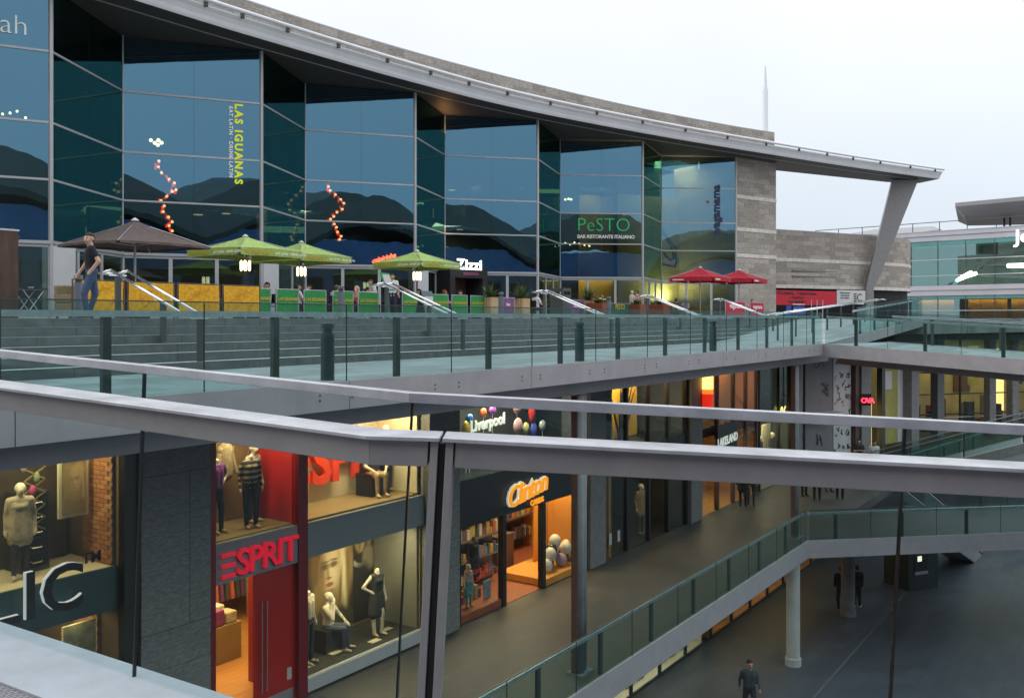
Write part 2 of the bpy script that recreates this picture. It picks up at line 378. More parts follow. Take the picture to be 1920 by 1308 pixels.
MB().prism([FB(0, .9), FB(0, 3.6), FB(L_, 3.6), FB(L_, .9)][::-1], [-1.62 - .05 * m for m in (L_, L_, 0, 0)], [-1.26 - .05 * m for m in (L_, L_, 0, 0)]).build('lower_beam', m_beam, foot)

# ================================================================== balustrades
def balustrade(label, p0, p1, z0, z1, pitch, first, inn, H=1.09, joint0=None, post_w=.10, group=None):
    """glass panels on the outer line p0-p1, posts and handrail set inwards by inn (a 2-vector)"""
    p0 = Vector(p0).to_2d(); p1 = Vector(p1).to_2d(); L = (p1 - p0).length; u = (p1 - p0) / L; inn = Vector(inn).to_2d().normalized()
    root = thing('glass_balustrade', label, 'balustrade', (p0.x, p0.y, z0), group=group)
    zz = lambda m: z0 + (z1 - z0) * m / L
    def q(m, o, h): p = p0 + u * m + inn * o; return (p.x, p.y, zz(m) + h)
    j = (first - pitch / 2) % pitch if joint0 is None else joint0
    js = [0.0]
    while j < L - .05:
        if j > .05: js.append(j)
        j += pitch
    js.append(L)
    for a_, b_ in zip(js[:-1], js[1:]):
        a2, b2 = a_ + .006, b_ - .006
        MB().hexa([q(a2, 0, -.06), q(b2, 0, -.06), q(b2, .016, -.06), q(a2, .016, -.06), q(a2, 0, H), q(b2, 0, H), q(b2, .016, H), q(a2, .016, H)]).build('glass_panel', m_railglass, root)
        if b_ < L - .01:
            MB().hexa([q(b_ - .005, .001, -.05), q(b_ + .005, .001, -.05), q(b_ + .005, .015, -.05), q(b_ - .005, .015, -.05), q(b_ - .005, .001, H - .004), q(b_ + .005, .001, H - .004), q(b_ + .005, .015, H - .004), q(b_ - .005, .015, H - .004)]).build('joint', m_gasket, root)
    MB().hexa([q(0, -.004, H), q(L, -.004, H), q(L, .02, H), q(0, .02, H), q(0, -.004, H + .014), q(L, -.004, H + .014), q(L, .02, H + .014), q(0, .02, H + .014)]).build('cap_strip', m_darkpost, root)
    MB().hexa([q(0, .10, H - .17), q(L, .10, H - .17), q(L, .19, H - .17), q(0, .19, H - .17), q(0, .10, H - .10), q(L, .10, H - .10), q(L, .19, H - .10), q(0, .19, H - .10)]).build('handrail', m_steelrail, root)
    m = first % pitch
    while m < L:
        w = post_w / 2
        MB().hexa([q(m - w, .10, -.02), q(m + w, .10, -.02), q(m + w, .165, -.02), q(m - w, .165, -.02), q(m - w, .10, H - .173), q(m + w, .10, H - .173), q(m + w, .165, H - .173), q(m - w, .165, H - .173)]).build('post', m_darkpost, root)
        m += pitch
    return root
balustrade('long glass balustrade along the edge of the upper deck below the steps', (-13.5, Y2 + .02), (32.85, Y2 + .02), ZD, ZD, 2.4, 5.86 + 13.5, (0, 1))
balustrade('glass balustrade of the lower shopping walkway with a straight grey beam', (-15.5, Y1 + .02), (30.75, Y1 + .02), -7.4, -7.4, 2.4, 1.2, (0, 1), H=1.05)
balustrade('glass balustrade on the front edge of the lower footbridge', P1(.05, .02), P1(25.9, .02), -7.4, -7.4, 2.4, 1.0, n1, H=1.03)
balustrade('glass balustrade on the rear edge of the lower footbridge by the escalator', P1(8.5, 4.55), P1(25.9, 4.55), -7.4, -7.4, 2.4, 1.0, -n1, H=1.03)
balustrade('glass balustrade on the front edge of the sloping upper footbridge', FB(.05, .02), FB(L_, .02), ZD, zfb(L_), 2.4, 1.1, fn)
balustrade('glass balustrade on the rear edge of the sloping upper footbridge', FB(.3, 4.46), FB(L_, 4.46), ZD + .02, zfb(L_), 2.4, 1.5, -fn)
balustrade('glass balustrade climbing beside the ramp beyond the upper footbridge', (37.6, Y2 + .02), (50.5, Y2 + .02), zdeck(37.6), -.02, 2.4, 1.0, (0, 1))
balustrade('glass balustrade on the walkway edge past the lower footbridge', (46.2, 9.24), (58, 7.52), -7.4, -7.4, 2.4, 1.0, (.13, 1), H=1.03)

# ================================================================== near balustrade on the camera's own side, on a 1 in 20 slope
KN = (-.295, 2.756); ZA = -.219
LD, LN, LS = (-.884, .468), (-.468, -.884), .0487
RD, RN, RS = (1.0, 0.0), (0.0, -1.0), -.0528
def near(seg, m, off, h):
    d, n, s_ = (LD, LN, LS) if seg == 'L' else (RD, RN, RS)
    sh = -h * .0487 if seg == 'L' else h * .0528
    return W(KN[0] + d[0] * (m + sh) + n[0] * off, KN[1] + d[1] * (m + sh) + n[1] * off, ZA + s_ * m + h)
def mitre(off, h):
    return W(KN[0] - .2484 * off, KN[1] - off, ZA + h)
nb = thing('glass_balustrade', 'near glass balustrade with a heavy flat steel handrail on the sloping terrace', 'balustrade', tuple(W(-.3, 2.6, ZA - 1.13)))
def near_bar(name, m, seg, m0, m1, o0, o1, h0, h1, bev=.002):
    """prismatic bar; m0 None means mitred at the bend"""
    def c(mm, o, h):
        if mm is None: return mitre(o, h)
        return near(seg, mm, o, h)
    A, B = (m0, m1) if seg == 'R' else (m1, m0)
    pts = [c(A, o1, h0), c(B, o1, h0), c(B, o0, h0), c(A, o0, h0), c(A, o1, h1), c(B, o1, h1), c(B, o0, h1), c(A, o0, h1)]
    return MB().hexa(pts).build(name, m, nb, bevel=bev)
for seg, joints in (('L', [0.0, 1.14, 2.28, 3.42, 4.56]), ('R', [0.0, 1.466, 2.93, 4.4])):
    for a_, b_ in zip(joints[:-1], joints[1:]):
        near_bar('glass_panel', m_nearglass, seg, a_ + .0045, b_ - .0045, 0, .015, -1.12, -.008, 0)
    for jn in joints[1:] if seg == 'L' else joints:
        near_bar('joint', m_gasket, seg, jn - .0032, jn + .0032, .001, .014, -1.12, -.008, 0)
    near_bar('glass_cap', m_steelrail, seg, None, joints[-1], -.012, .030, -.03, 0.0)
HB = -.0865
near_bar('handrail', m_steelrail, 'L', None, 5.0, .20, .345, HB - .011, HB)
near_bar('handrail', m_steelrail, 'R', None, .110, .20, .345, HB - .011, HB)
near_bar('handrail', m_steelrail, 'R', .118, 4.4, .20, .345, HB - .011, HB)
near_bar('handrail_beam', m_fascia, 'L', None, 5.0, .225, .325, HB - .080, HB - .012)
near_bar('handrail_beam', m_fascia, 'R', None, .080, .225, .325, HB - .080, HB - .012)
near_bar('handrail_beam', m_fascia, 'R', .152, 4.4, .225, .325, HB - .080, HB - .012)
for x0, x1 in ((.086, .106), (.126, .147)):
    near_bar('post', m_fascia, 'R', x0, x1, .235, .33, -1.12, HB - .0125)
near_bar('post_web', m_black, 'R', .1065, .1255, .26, .30, -1.12, HB - .02)
near_bar('post_bolt', m_fascia, 'R', .1065, .1255, .24, .262, HB - .20, HB - .17)
near_bar('post', m_fascia, 'L', 2.62, 2.68, .235, .33, -1.12, HB - .0125)
# near terrace floor: kerb strip and grating paving
def nearfloor(r, d, h=0):
    rp, dp = r - KN[0], d - KN[1]
    zl = LS * (rp * LD[0] + dp * LD[1]); zr = RS * rp
    return W(r, d, ZA - 1.127 + min(zl, zr) * 1.0 + h)
m_kerb = M('kerb_concrete', (.40, .42, .46), .65, 0, .1, 6, .1, 60)
m_grid = paving('tactile_paving', (.33, .31, .33), .03, .015, .6, .45, .05, .004)
kb = MB()
kb.hexa([near('L', 5, .29, -1.16), near('L', -.12, .29, -1.16), near('L', -.0, -.06, -1.16), near('L', 5, -.06, -1.16), near('L', 5, .29, -1.118), near('L', -.12, .29, -1.118), near('L', 0, -.06, -1.118), near('L', 5, -.06, -1.118)])
kb.hexa([near('R', -.08, .29, -1.16), near('R', 4.5, .29, -1.16), near('R', 4.5, -.06, -1.16), near('R', -.02, -.06, -1.16), near('R', -.08, .29, -1.118), near('R', 4.5, .29, -1.118), near('R', 4.5, -.06, -1.118), near('R', -.02, -.06, -1.118)])
nf = kb.build('terrace_kerb', m_kerb, kind='structure')
pts = [(KN[0] - .07, KN[1] - .285), (-5.0, 4.94), (-7.5, 0), (-7.5, -6.5), (6, -6.5), (6, 2.46)]
fv = [nearfloor(*p) for p in pts]; 
MB().add([v for v in fv] + [v - Vector((0, 0, .45)) for v in fv], [(0, 1, 2, 3, 4, 5), (11, 10, 9, 8, 7, 6)] + [(i, 6 + i, 6 + (i + 1) % 6, (i + 1) % 6) for i in range(6)]).build('near_terrace', m_grid, kind='structure')

MB().hexa([W(-7.4, -6.4, -11.4), W(5.9, -6.4, -11.4), W(5.9, 2.2, -11.4), W(-7.4, 2.2, -11.4), W(-7.4, -6.4, -2.3), W(5.9, -6.4, -2.3), W(5.9, 2.2, -2.3), W(-7.4, 2.2, -2.3)]).build('terrace_light_block', m_fascia, label='plain grey unseen block added under the near terrace to block sky light', cat='building')  # unseen mass of the mall's near half, added to block sky light
# ================================================================== the glass-fronted restaurant building
FR = [(-20.2, 23.4), (-15.8, 31.6), (-10.68, 39.3), (-4.89, 46.5), (1.47, 53.0), (8.38, 59.2), (15.8, 65.1)]
BK = [(-20.8, 28.9), (-15.66, 37.1), (-10.03, 44.7), (-3.77, 51.7), (3.05, 58.7), (10.46, 64.6)]
ROWS = [2.6, 4.75, 6.7, 9.13, 11.36]
rb = thing('restaurant_building', 'long curved building with a sawtooth glass front and a stone parapet above', 'building', tuple(W(-4.9, 46.5, 0)))
def seg_pts(p, q):
    P = W(*p); Q = W(*q); u = (Q - P); L = u.length; u.normalize(); n = Vector((u.y, -u.x, 0))   # n faces the camera's side
    if n.dot(-P) < 0: n = -n
    return P, Q, u, n, L
def quad_panel(mb, P, u, n, a, b, z0, z1, off, th):
    c = [P + u * a + n * off, P + u * b + n * off, P + u * b + n * (off + th), P + u * a + n * (off + th)]
    lo = [(v.x, v.y, z0) for v in c]; hi = [(v.x, v.y, z1) for v in c]
    return mb.hexa(lo + hi)
m_grdglass = glass('ground_floor_glass', (.55, .66, .62), (.5, .65, .65), 1.45, .12, .01, .01)
m_frame = M('window_frame', (.55, .56, .58), .4, .3, .05, 2)
for i in range(6):
    for (p, q, wide) in ((FR[i], BK[i], False), (BK[i], FR[i + 1], True)):
        P, Q, u, n, L = seg_pts(p, q)
        mt = m_pane if wide else m_pane_side
        for z0, z1 in zip(ROWS[:-1], ROWS[1:]):
            for k in range(2):
                a_, b_ = L * k / 2 + .004, L * (k + 1) / 2 - .004
                quad_panel(MB(), P, u, n, a_, b_, z0 + .02, z1 - .02, -.012, .024).build('pane', mt, rb)
        for z in ROWS[:-1]:
            h = .075 if z > 2.7 else .11
            quad_panel(MB(), P, u, n, .0, L, z - h / 2, z + h / 2, -.05, .10 if z > 2.7 else .18).build('transom', m_alu, rb)
        # ground floor: posts, glazing, doors
        nd = 3
        for k in range(nd):
            a_, b_ = L * k / nd + .03, L * (k + 1) / nd - .03
            quad_panel(MB(), P, u, n, a_, b_, .06, 2.5, -.01, .02).build('ground_pane', m_grdglass, rb)
            fr_ = MB()
            quad_panel(fr_, P, u, n, a_ - .028, a_ + .045, 0, 2.54, -.04, .09)
            quad_panel(fr_, P, u, n, b_ - .045, b_ + .028, 0, 2.54, -.04, .09)
            quad_panel(fr_, P, u, n, a_ + .046, b_ - .046, 2.44, 2.54, -.04, .09)
            quad_panel(fr_, P, u, n, a_ + .046, b_ - .046, -.02, .10, -.04, .09)
            fr_.build('door_frame', m_frame, rb)
for i, p in enumerate(FR):
    c = W(*p)
    MB().lathe((c.x, c.y, 0), [(.085, 0), (.085, 11.38)], 8).build('mullion', m_alu, rb)
    if i in (1, 2, 3):
        P, Q, u, n, L = seg_pts(p, BK[i] if i < 6 else BK[5])
        mbp = MB(); cc = c + u * .55
        mbp.box(cc.x - .42, cc.x + .42, cc.y - .32, cc.y + .32, -.02, 2.5); mbp.build('corner_cladding', m_frame, rb)
for p in BK:
    c = W(*p); MB().lathe((c.x, c.y, 0), [(.045, 0), (.045, 11.38)], 6).build('mullion', m_alu, rb)
# soffit, canopy edge, gutter tube
def smooth_curve(pts, n=8):
    out = []
    for i in range(len(pts) - 1):
        p0 = Vector(pts[max(i - 1, 0)]); p1 = Vector(pts[i]); p2 = Vector(pts[i + 1]); p3 = Vector(pts[min(i + 2, len(pts) - 1)])
        for k in range(n):
            t = k / n
            out.append(.5 * ((2 * p1) + (p2 - p0) * t + (2 * p0 - 5 * p1 + 4 * p2 - p3) * t * t + (3 * p1 - p0 - 3 * p2 + p3) * t ** 3))
    out.append(Vector(pts[-1])); return out
EDGE = smooth_curve([(-24.5, 12.5), (-19.9, 22.3), (-16.6, 28.6), (-13.4, 33.4), (-10.4, 37.6), (-5.2, 44.2), (.58, 50.5), (9.2, 57.8), (18.7, 64.8), (26.6, 70.3), (34.9, 75.6)], 6)
BACK = [Vector(p) for p in [(-33, 24), (-27, 40), (-21, 48), (-13, 56), (-5, 63), (3, 69), (12.0, 73.5), (14.6, 68.6), (20.5, 71.2), (31.4, 77.2), (34.3, 77.8)]]
nE = len(EDGE)
def back_at(i):
    f = i / (nE - 1) * (len(BACK) - 1); k = min(int(f), len(BACK) - 2); return BACK[k].lerp(BACK[k + 1], f - k)
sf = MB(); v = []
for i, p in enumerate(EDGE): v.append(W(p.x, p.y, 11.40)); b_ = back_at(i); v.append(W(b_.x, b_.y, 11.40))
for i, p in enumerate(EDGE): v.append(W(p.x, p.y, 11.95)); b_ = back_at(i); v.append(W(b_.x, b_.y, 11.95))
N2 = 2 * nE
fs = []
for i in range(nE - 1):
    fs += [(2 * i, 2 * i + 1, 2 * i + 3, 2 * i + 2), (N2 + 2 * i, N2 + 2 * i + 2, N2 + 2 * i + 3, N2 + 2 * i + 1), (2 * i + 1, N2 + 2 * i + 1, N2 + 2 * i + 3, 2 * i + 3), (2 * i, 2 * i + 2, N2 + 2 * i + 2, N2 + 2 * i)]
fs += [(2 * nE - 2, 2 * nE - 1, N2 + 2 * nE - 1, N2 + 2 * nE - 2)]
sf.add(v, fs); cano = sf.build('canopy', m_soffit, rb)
def sweep_edge(prof, i0=0, i1=None):      # prof: (outward offset, z); swept along EDGE
    mb = MB(); ii = list(range(i0, nE if i1 is None else i1)); vs = []
    for i in ii:
        a_ = EDGE[max(i - 1, 0)]; b_ = EDGE[min(i + 1, nE - 1)]; t = (b_ - a_).normalized(); nrm = Vector((t.y, -t.x))
        for o, z in prof: q = EDGE[i] + nrm * o; vs.append(W(q.x, q.y, z))
    k = len(prof)
    f_ = [(j * k + l, j * k + (l + 1) % k, (j + 1) * k + (l + 1) % k, (j + 1) * k + l) for j in range(len(ii) - 1) for l in range(k)]
    f_ += [tuple(range(k)), tuple(range((len(ii) - 1) * k, len(ii) * k))[::-1]]
    return mb.add(vs, f_)
sweep_edge([(.003, 11.42), (.10, 11.40), (.16, 11.50), (.20, 11.62), (.30, 11.78), (.42, 11.90), (.42, 11.97), (.003, 11.97)]).build('fascia', m_canopy, cano, smooth=False)
tp = [(.52 + .09 * math.cos(a * math.pi / 4), 12.12 + .09 * math.sin(a * math.pi / 4)) for a in range(8)]
sweep_edge(tp).build('gutter_tube', m_canopy, cano, smooth=True)
for i in range(3, nE, 2):
    a_ = EDGE[max(i - 1, 0)]; b_ = EDGE[min(i + 1, nE - 1)]; t = (b_ - a_).normalized(); nrm = Vector((t.y, -t.x)); c = EDGE[i] + nrm * .46
    w = W(c.x, c.y, 0); MB().box(w.x - .06, w.x + .06, w.y - .06, w.y + .06, 11.86, 12.12).build('bracket', m_darkpost, cano)
# soffit ribs: a raised seam parallel to the edge
sweep_edge([(-1.0, 11.37), (-.94, 11.37), (-.94, 11.41), (-1.0, 11.41)]).build('soffit_seam', m_alu, cano)
# stone parapet above the canopy
PAR = smooth_curve([(-22, 20.5), (-16.6, 31.9), (-11.4, 39.9), (-5.5, 47.1), (.9, 53.6), (7.9, 59.9), (15.4, 65.6), (19.4, 68.2)], 5)
def wall_strip(curve, th, z0, z1):
    mb = MB(); vs = []
    n = len(curve)
    for i, p in enumerate(curve):
        a_ = curve[max(i - 1, 0)]; b_ = curve[min(i + 1, n - 1)]; t = (b_ - a_).normalized(); nrm = Vector((-t.y, t.x)); q = p + nrm * th
        vs += [W(p.x, p.y, z0), W(q.x, q.y, z0), W(q.x, q.y, z1), W(p.x, p.y, z1)]
    f_ = [(j * 4 + l, (j + 1) * 4 + l, (j + 1) * 4 + (l + 1) % 4, j * 4 + (l + 1) % 4) for j in range(n - 1) for l in range(4)]
    f_ += [(0, 1, 2, 3), tuple(4 * (n - 1) + k for k in (3, 2, 1, 0))]
    return mb.add(vs, f_)
par = wall_strip(PAR, 1.2, 11.96, 13.70).build('parapet', m_stone, rb)
wall_strip([p + Vector((0, 0)) for p in PAR], 1.3, 13.702, 13.76).build('coping', m_alu, par)
# stone block at the end of the glass, and low curved wing with a black base
def stone_run(name, curve, th, z0, z1, bands):
    o = wall_strip(curve, th, z0, z1).build(name, m_stone, rb)
    for zb in bands:
        cv = [p - Vector((0, 0)) for p in curve]
        n = len(cv); off = []
        for i, p in enumerate(cv):
            t = (cv[min(i + 1, n - 1)] - cv[max(i - 1, 0)]).normalized(); off.append(p - Vector((-t.y, t.x)) * .04)
        wall_strip(off, .05, zb, zb + .26).build('stone_band', m_stoneband, o)
    return o
stone_run('stone_block', [Vector((15.85, 65.2)), Vector((19.4, 67.8))], 6, -.02, 11.39, [8.5, 6.2, 4.35])
blk2 = wall_strip([Vector((17.2, 66.9)), Vector((19.4, 68.5))], 5, 11.96, 13.69).build('stone_block', m_stone, rb)
WING = smooth_curve([(20.3, 71.3), (25.5, 74.1), (31, 77.4), (33.6, 79.4), (35.2, 81.6), (36.9, 85.6)], 5)
wing = stone_run('stone_wing', WING, 3, 2.36, 6.85, [4.45, 2.37])
off = []
for i, p in enumerate(WING):
    t = (WING[min(i + 1, len(WING) - 1)] - WING[max(i - 1, 0)]).normalized(); off.append(p + Vector((-t.y, t.x)) * .25)
wall_strip(off, 2.5, -.02, 2.355).build('black_base', m_blackmat, rb)
wall_strip(WING, .6, 6.853, 6.92).build('coping', m_alu, wing)
for q in ((21.9, 72.1, 26.2, 74.6, 3.3), (21.9, 72.1, 26.2, 74.6, 3.72)):
    P, Q, u, n, L = seg_pts((q[0], q[1]), (q[2], q[3])); quad_panel(MB(), P, u, n, 0, L, q[4], q[4] + .06, -.15, .25).build('louvre', m_pillarlt, wing)
# slanting blade leg under the canopy tip
lg = 75.4
def LP(px, py, d): return W((px - 960) / F * d, d, -(py - 597) / F * d)
front = [LP(1625, 598.5, lg), LP(1638, 598.5, lg), LP(1638.5, 540, lg), LP(1648, 522, lg), LP(1722, 337, lg), LP(1674, 337, lg), LP(1626, 528, lg), LP(1624, 540, lg)]
back = [p + W(.15, .7) for p in front]
n_ = len(front)
MB().add(front + back, [tuple(range(n_ - 1, -1, -1)), tuple(range(n_, 2 * n_))] + [(i, (i + 1) % n_, n_ + (i + 1) % n_, n_ + i) for i in range(n_)]).build('canopy_leg', m_fascia, rb)
# interior shell: back wall, partitions
m_dark_int = M('dark_interior', (.075, .08, .07), .7, 0, .3, .8)
m_green_int = M('green_grey_wall', (.13, .15, .11), .7, 0, .2, 1)
m_cream = M('cream_wall', (.62, .55, .36), .7, 0, .1, .8)
m_yellow = M('yellow_wall', (.62, .43, .05), .7, 0, .12, .8)
bkc = [Vector(p) for p in [(-26.5, 40), (-20.5, 47.6), (-12.6, 55.6), (-4.7, 62.6), (3.2, 68.6), (11.7, 73.1)]]
wall_strip(bkc, .3, -.02, 11.395).build('back_wall', m_dark_int, rb)
for a_, b_ in (((-10.6, 41.4), (-14, 50)), ((1.2, 55.6), (-3.0, 63)), ((7.8, 62.0), (5.0, 69)), ((-16.4, 34.5), (-24, 40))):
    P, Q, u, n, L = seg_pts(a_, b_); quad_panel(MB(), P, u, n, 1.5, L, -.02, 11.39, 0, .2).build('partition', m_dark_int, rb)
P, Q, u, n, L = seg_pts((6.6, 65.8), (15.4, 71.4)); quad_panel(MB(), P, u, n, 0, L, -.02, 9.0, -.2, .2).build('partition', m_cream, rb)
P, Q, u, n, L = seg_pts((4.6, 62.6), (7.2, 63.6)); quad_panel(MB(), P, u, n, 0, L, -.02, 8.4, -.2, .2).build('partition', m_yellow, rb)
P, Q, u, n, L = seg_pts((-4.0, 56.5), (.5, 58.5)); quad_panel(MB(), P, u, n, 0, L, 2.4, 6.3, -.2, .2).build('partition', m_green_int, rb)
for (p0, p1, z) in (((-17, 39), (-10.5, 43.5), 5.4), ((-8.5, 46.5), (-4.2, 49.5), 5.4)):
    P, Q, u, n, L = seg_pts(p0, p1); quad_panel(MB(), P, u, n, 0, L, z, z + .5, -4, 4).build('ceiling_raft', m_green_int, rb)

# ================================================================== figures (people and mannequins)
def capsule(mb, p, q, r0, r1, n=10, rings=4):
    p = Vector(p); q = Vector(q); a = q - p
    if a.length < 1e-5: a = Vector((0, 0, 1e-4)); q = p + a
    ax = a.normalized(); u = ax.orthogonal().normalized(); w = ax.cross(u)
    prof = [(math.sin(i / rings * math.pi / 2), -math.cos(i / rings * math.pi / 2)) for i in range(1, rings + 1)]
    vs = [p - ax * r0]; 
    for s_, c_ in prof:
        for j in range(n): t = 2 * math.pi * j / n; vs.append(p + ax * (c_ * r0) + (u * math.cos(t) + w * math.sin(t)) * (s_ * r0))
    for s_, c_ in reversed(prof):
        for j in range(n): t = 2 * math.pi * j / n; vs.append(q - ax * (c_ * r1) + (u * math.cos(t) + w * math.sin(t)) * (s_ * r1))
    vs.append(q + ax * r1); L = len(vs) - 1; nr = 2 * rings
    fs = [(0, 1 + (j + 1) % n, 1 + j) for j in range(n)]
    for i in range(nr - 1):
        b = 1 + i * n; fs += [(b + j, b + (j + 1) % n, b + n + (j + 1) % n, b + n + j) for j in range(n)]
    b = 1 + (nr - 1) * n; fs += [(b + j, b + (j + 1) % n, L) for j in range(n)]
    mb.add(vs, fs)
def body_prims(sit=False, lean=0.0, turn=0.0, lk=(0, 0), larm='down', rarm='down', hair='short', head=True, female=False, skirt=False, fingers=False, sleeves='short', coat=False, trousers='long'):
    """front is -y; x is the figure's left; returns [(p, q, r0, r1, tag)]"""
    P = []; add = lambda p, q, a, b, t: P.append((Vector(p), Vector(q), a, b, t))
    hz = .47 if sit else .93
    w = .92 if female else 1.0
    ly = lambda z: -math.tan(lean) * (z - hz)
    T = lambda x, y, z: (x, y + ly(z), z)
    # legs
    for sgn, k in ((1, lk[0]), (-1, lk[1])):
        hip = (.09 * sgn, 0, hz)
        lt = 'leg'
        if sit: knee = (.11 * sgn, -.42, hz + .03); ank = (.11 * sgn, -.42 + .05 * k, .09)
        else:
            knee = (.10 * sgn, -.02 - .42 * math.sin(k), hz - .43 * math.cos(k)); kk = k * .35 if k > 0 else k * 1.25
            ank = (.10 * sgn, knee[1] + .42 * math.sin(-kk) * (-1 if k <= 0 else 1) * (1 if k <= 0 else 1) * (-1 if k > 0 else 1), max(.085, knee[2] - .41 * math.cos(kk)))
        add(hip, knee, .095 * w, .070 * w, lt if trousers == 'long' else 'skin'); add(knee, ank, .066 * w, .050 * w, lt if trousers == 'long' else 'skin')
        add((ank[0], ank[1] + .03, ank[2] - .045), (ank[0] + .02 * sgn, ank[1] - .15, ank[2] - .05), .038, .034, 'shoe')
    if skirt:
        for x in (-.07, 0, .07): add((x, 0, hz + .02), (x * 1.7, -.38 if sit else 0, hz - (0.0 if sit else .40)), .12, .13, 'leg')
    add((-.07, 0, hz + .03), (.07, 0, hz + .03), .115, .115, 'leg')
    for x in (-.055, .055):
        add(T(x, 0, hz + .02 if not sit else hz + .10), T(x * 1.3, 0, hz + .38), .112 * w, .122 * w, 'top')
    add(T(-.13 * w, 0, hz + .46), T(.13 * w, 0, hz + .46), .088, .088, 'top')
    if coat:
        for x in (-.06, 0, .06): add(T(x, .01, hz + .2), (x * 1.4, .0, hz - .22), .12, .135, 'top')
    if female: add(T(-.06, -.075, hz + .36), T(.06, -.075, hz + .36), .055, .055, 'top')
    add(T(0, 0, hz + .50), T(0, -.015, hz + .60), .064, .058, 'skin')
    # arms
    for sgn, mode in ((1, larm), (-1, rarm)):
        sh = Vector(T(.185 * sgn * w, 0, hz + .47))
        if mode == 'down': el = sh + Vector((.06 * sgn, .03, -.28)); wr = el + Vector((.01 * sgn, -.07, -.24))
        elif mode == 'pocket': el = sh + Vector((.07 * sgn, .12, -.25)); wr = Vector((.17 * sgn, -.04, hz + .02))
        elif mode == 'table': el = sh + Vector((.07 * sgn, -.10, -.26)); wr = el + Vector((-.10 * sgn, -.23, .05))
        elif mode == 'chin': el = sh + Vector((.05 * sgn, -.2, -.22)); wr = Vector(T(.06 * sgn, -.16, hz + .56))
        elif mode == 'swing_f': el = sh + Vector((.05 * sgn, -.06, -.27)); wr = el + Vector((0, -.13, -.20))
        elif mode == 'swing_b': el = sh + Vector((.05 * sgn, .13, -.25)); wr = el + Vector((0, .03, -.24))
        elif mode == 'knee': el = sh + Vector((.10 * sgn, -.16, -.24)); wr = Vector((.12 * sgn, -.40, hz + .10))
        elif mode == 'hip': el = sh + Vector((.20 * sgn, .06, -.22)); wr = Vector((.16 * sgn, -.03, hz + .10))
        elif mode == 'fold': el = sh + Vector((.05 * sgn, -.10, -.26)); wr = el + Vector((-.24 * sgn, -.08, .06))
        up_t = 'top'; lo_t = 'top' if sleeves == 'long' else 'skin'
        mid = sh.lerp(el, .55)
        if sleeves == 'none': add(sh, el, .05, .042, 'skin')
        else: add(sh, mid, .068, .062, up_t); add(mid, el, .050, .045, up_t if sleeves == 'long' else 'skin')
        add(el, wr, .042, .029, lo_t)
        dv = (wr - el).normalized(); hd = wr + dv * .05
        add(wr, hd, .030, .034, 'skin')
        sd_ = Vector((0, -1, 0)) if abs(dv.z) > .5 else Vector((0, 0, -1))
        if mode != 'pocket':
            for k, (o, ln) in enumerate(((-.026, .075), (-.009, .085), (.009, .08), (.025, .065))):
                b0 = hd + sd_ * o; t1 = b0 + dv * ln * .55; t2 = t1 + (dv * .75 + Vector((-sgn * .5, 0, -.1))).normalized() * ln * .45
                add(b0, t1, .0105, .0095, 'skin'); add(t1, t2, .0095, .008, 'skin')
            add(hd - dv * .03 + sd_ * -.02, hd + sd_ * -.05 + dv * .02, .012, .009, 'skin')
    if head:
        c = Vector(T(0, -.02, hz + .665)); ct, s_t = math.cos(turn), math.sin(turn)
        def H(x, y, z): return (c.x + x * ct - y * s_t, c.y + x * s_t + y * ct, c.z + z)
        add(H(0, .0, .03), H(0, .025, .035), .093, .09, 'skin'); add(H(0, -.035, -.055), H(0, -.045, -.02), .058, .07, 'skin')
        add(H(0, -.105, .012), H(0, -.118, -.012), .012, .016, 'skin')
        for sgn in (1, -1):
            add(H(.092 * sgn, .01, .02), H(.094 * sgn, .012, -.02), .016, .012, 'skin')
            add(H(.034 * sgn, -.098, .025), H(.034 * sgn, -.099, .025), .011, .011, 'hair')
        add(H(-.022, -.104, -.052), H(.022, -.104, -.052), .009, .009, 'lip')
        if hair:
            add(H(0, .004, .058), H(0, .04, .05), .0875, .087, 'hair'); add(H(0, .05, .0), H(0, .05, .04), .072, .080, 'hair')
            if hair == 'long':
                for x in (-.06, .06): add(H(x, .04, .05), H(x * 1.25, .05, -.16), .055, .04, 'hair')
    return P
FIGC = {}
def figure_mesh(key, prims, mats, voxel=.018):
    """one continuous skin over all limbs; faces coloured by the limb they belong to"""
    mb = MB()
    for p, q, a, b, t in prims: capsule(mb, p, q, a, b)
    me = bpy.data.meshes.new('f'); me.from_pydata(mb.v, [], mb.f); ob = bpy.data.objects.new('f', me); col.objects.link(ob)
    rm = ob.modifiers.new('r', 'REMESH'); rm.mode = 'VOXEL'; rm.voxel_size = voxel
    sm = ob.modifiers.new('s', 'SMOOTH'); sm.factor = .5; sm.iterations = 2
    dg = bpy.context.evaluated_depsgraph_get(); out = bpy.data.meshes.new_from_object(ob.evaluated_get(dg)); out.name = 'person_body'
    bpy.data.objects.remove(ob); bpy.data.meshes.remove(me)
    n = len(out.polygons); C = np.empty(n * 3); out.polygons.foreach_get('center', C); C = C.reshape(-1, 3)
    tags = sorted({x[4] for x in prims}); best = np.full(n, 1e9); idx = np.zeros(n, int)
    for p, q, a, b, t in prims:
        p_, q_ = np.array(p), np.array(q); d = q_ - p_; L2 = max(1e-9, d @ d); s_ = np.clip(((C - p_) @ d) / L2, 0, 1)
        dist = np.linalg.norm(C - (p_ + s_[:, None] * d), axis=1) - (a + (b - a) * s_) - (.004 if t in ('hair', 'lip') else 0)
        m = dist < best; best[m] = dist[m]; idx[m] = tags.index(t)
    out.materials.clear()
    for t in tags: out.materials.append(mats.get(t, mats['top']))
    out.polygons.foreach_set('material_index', idx.astype(np.int32)); out.polygons.foreach_set('use_smooth', [True] * n)
    return out
MC = {}
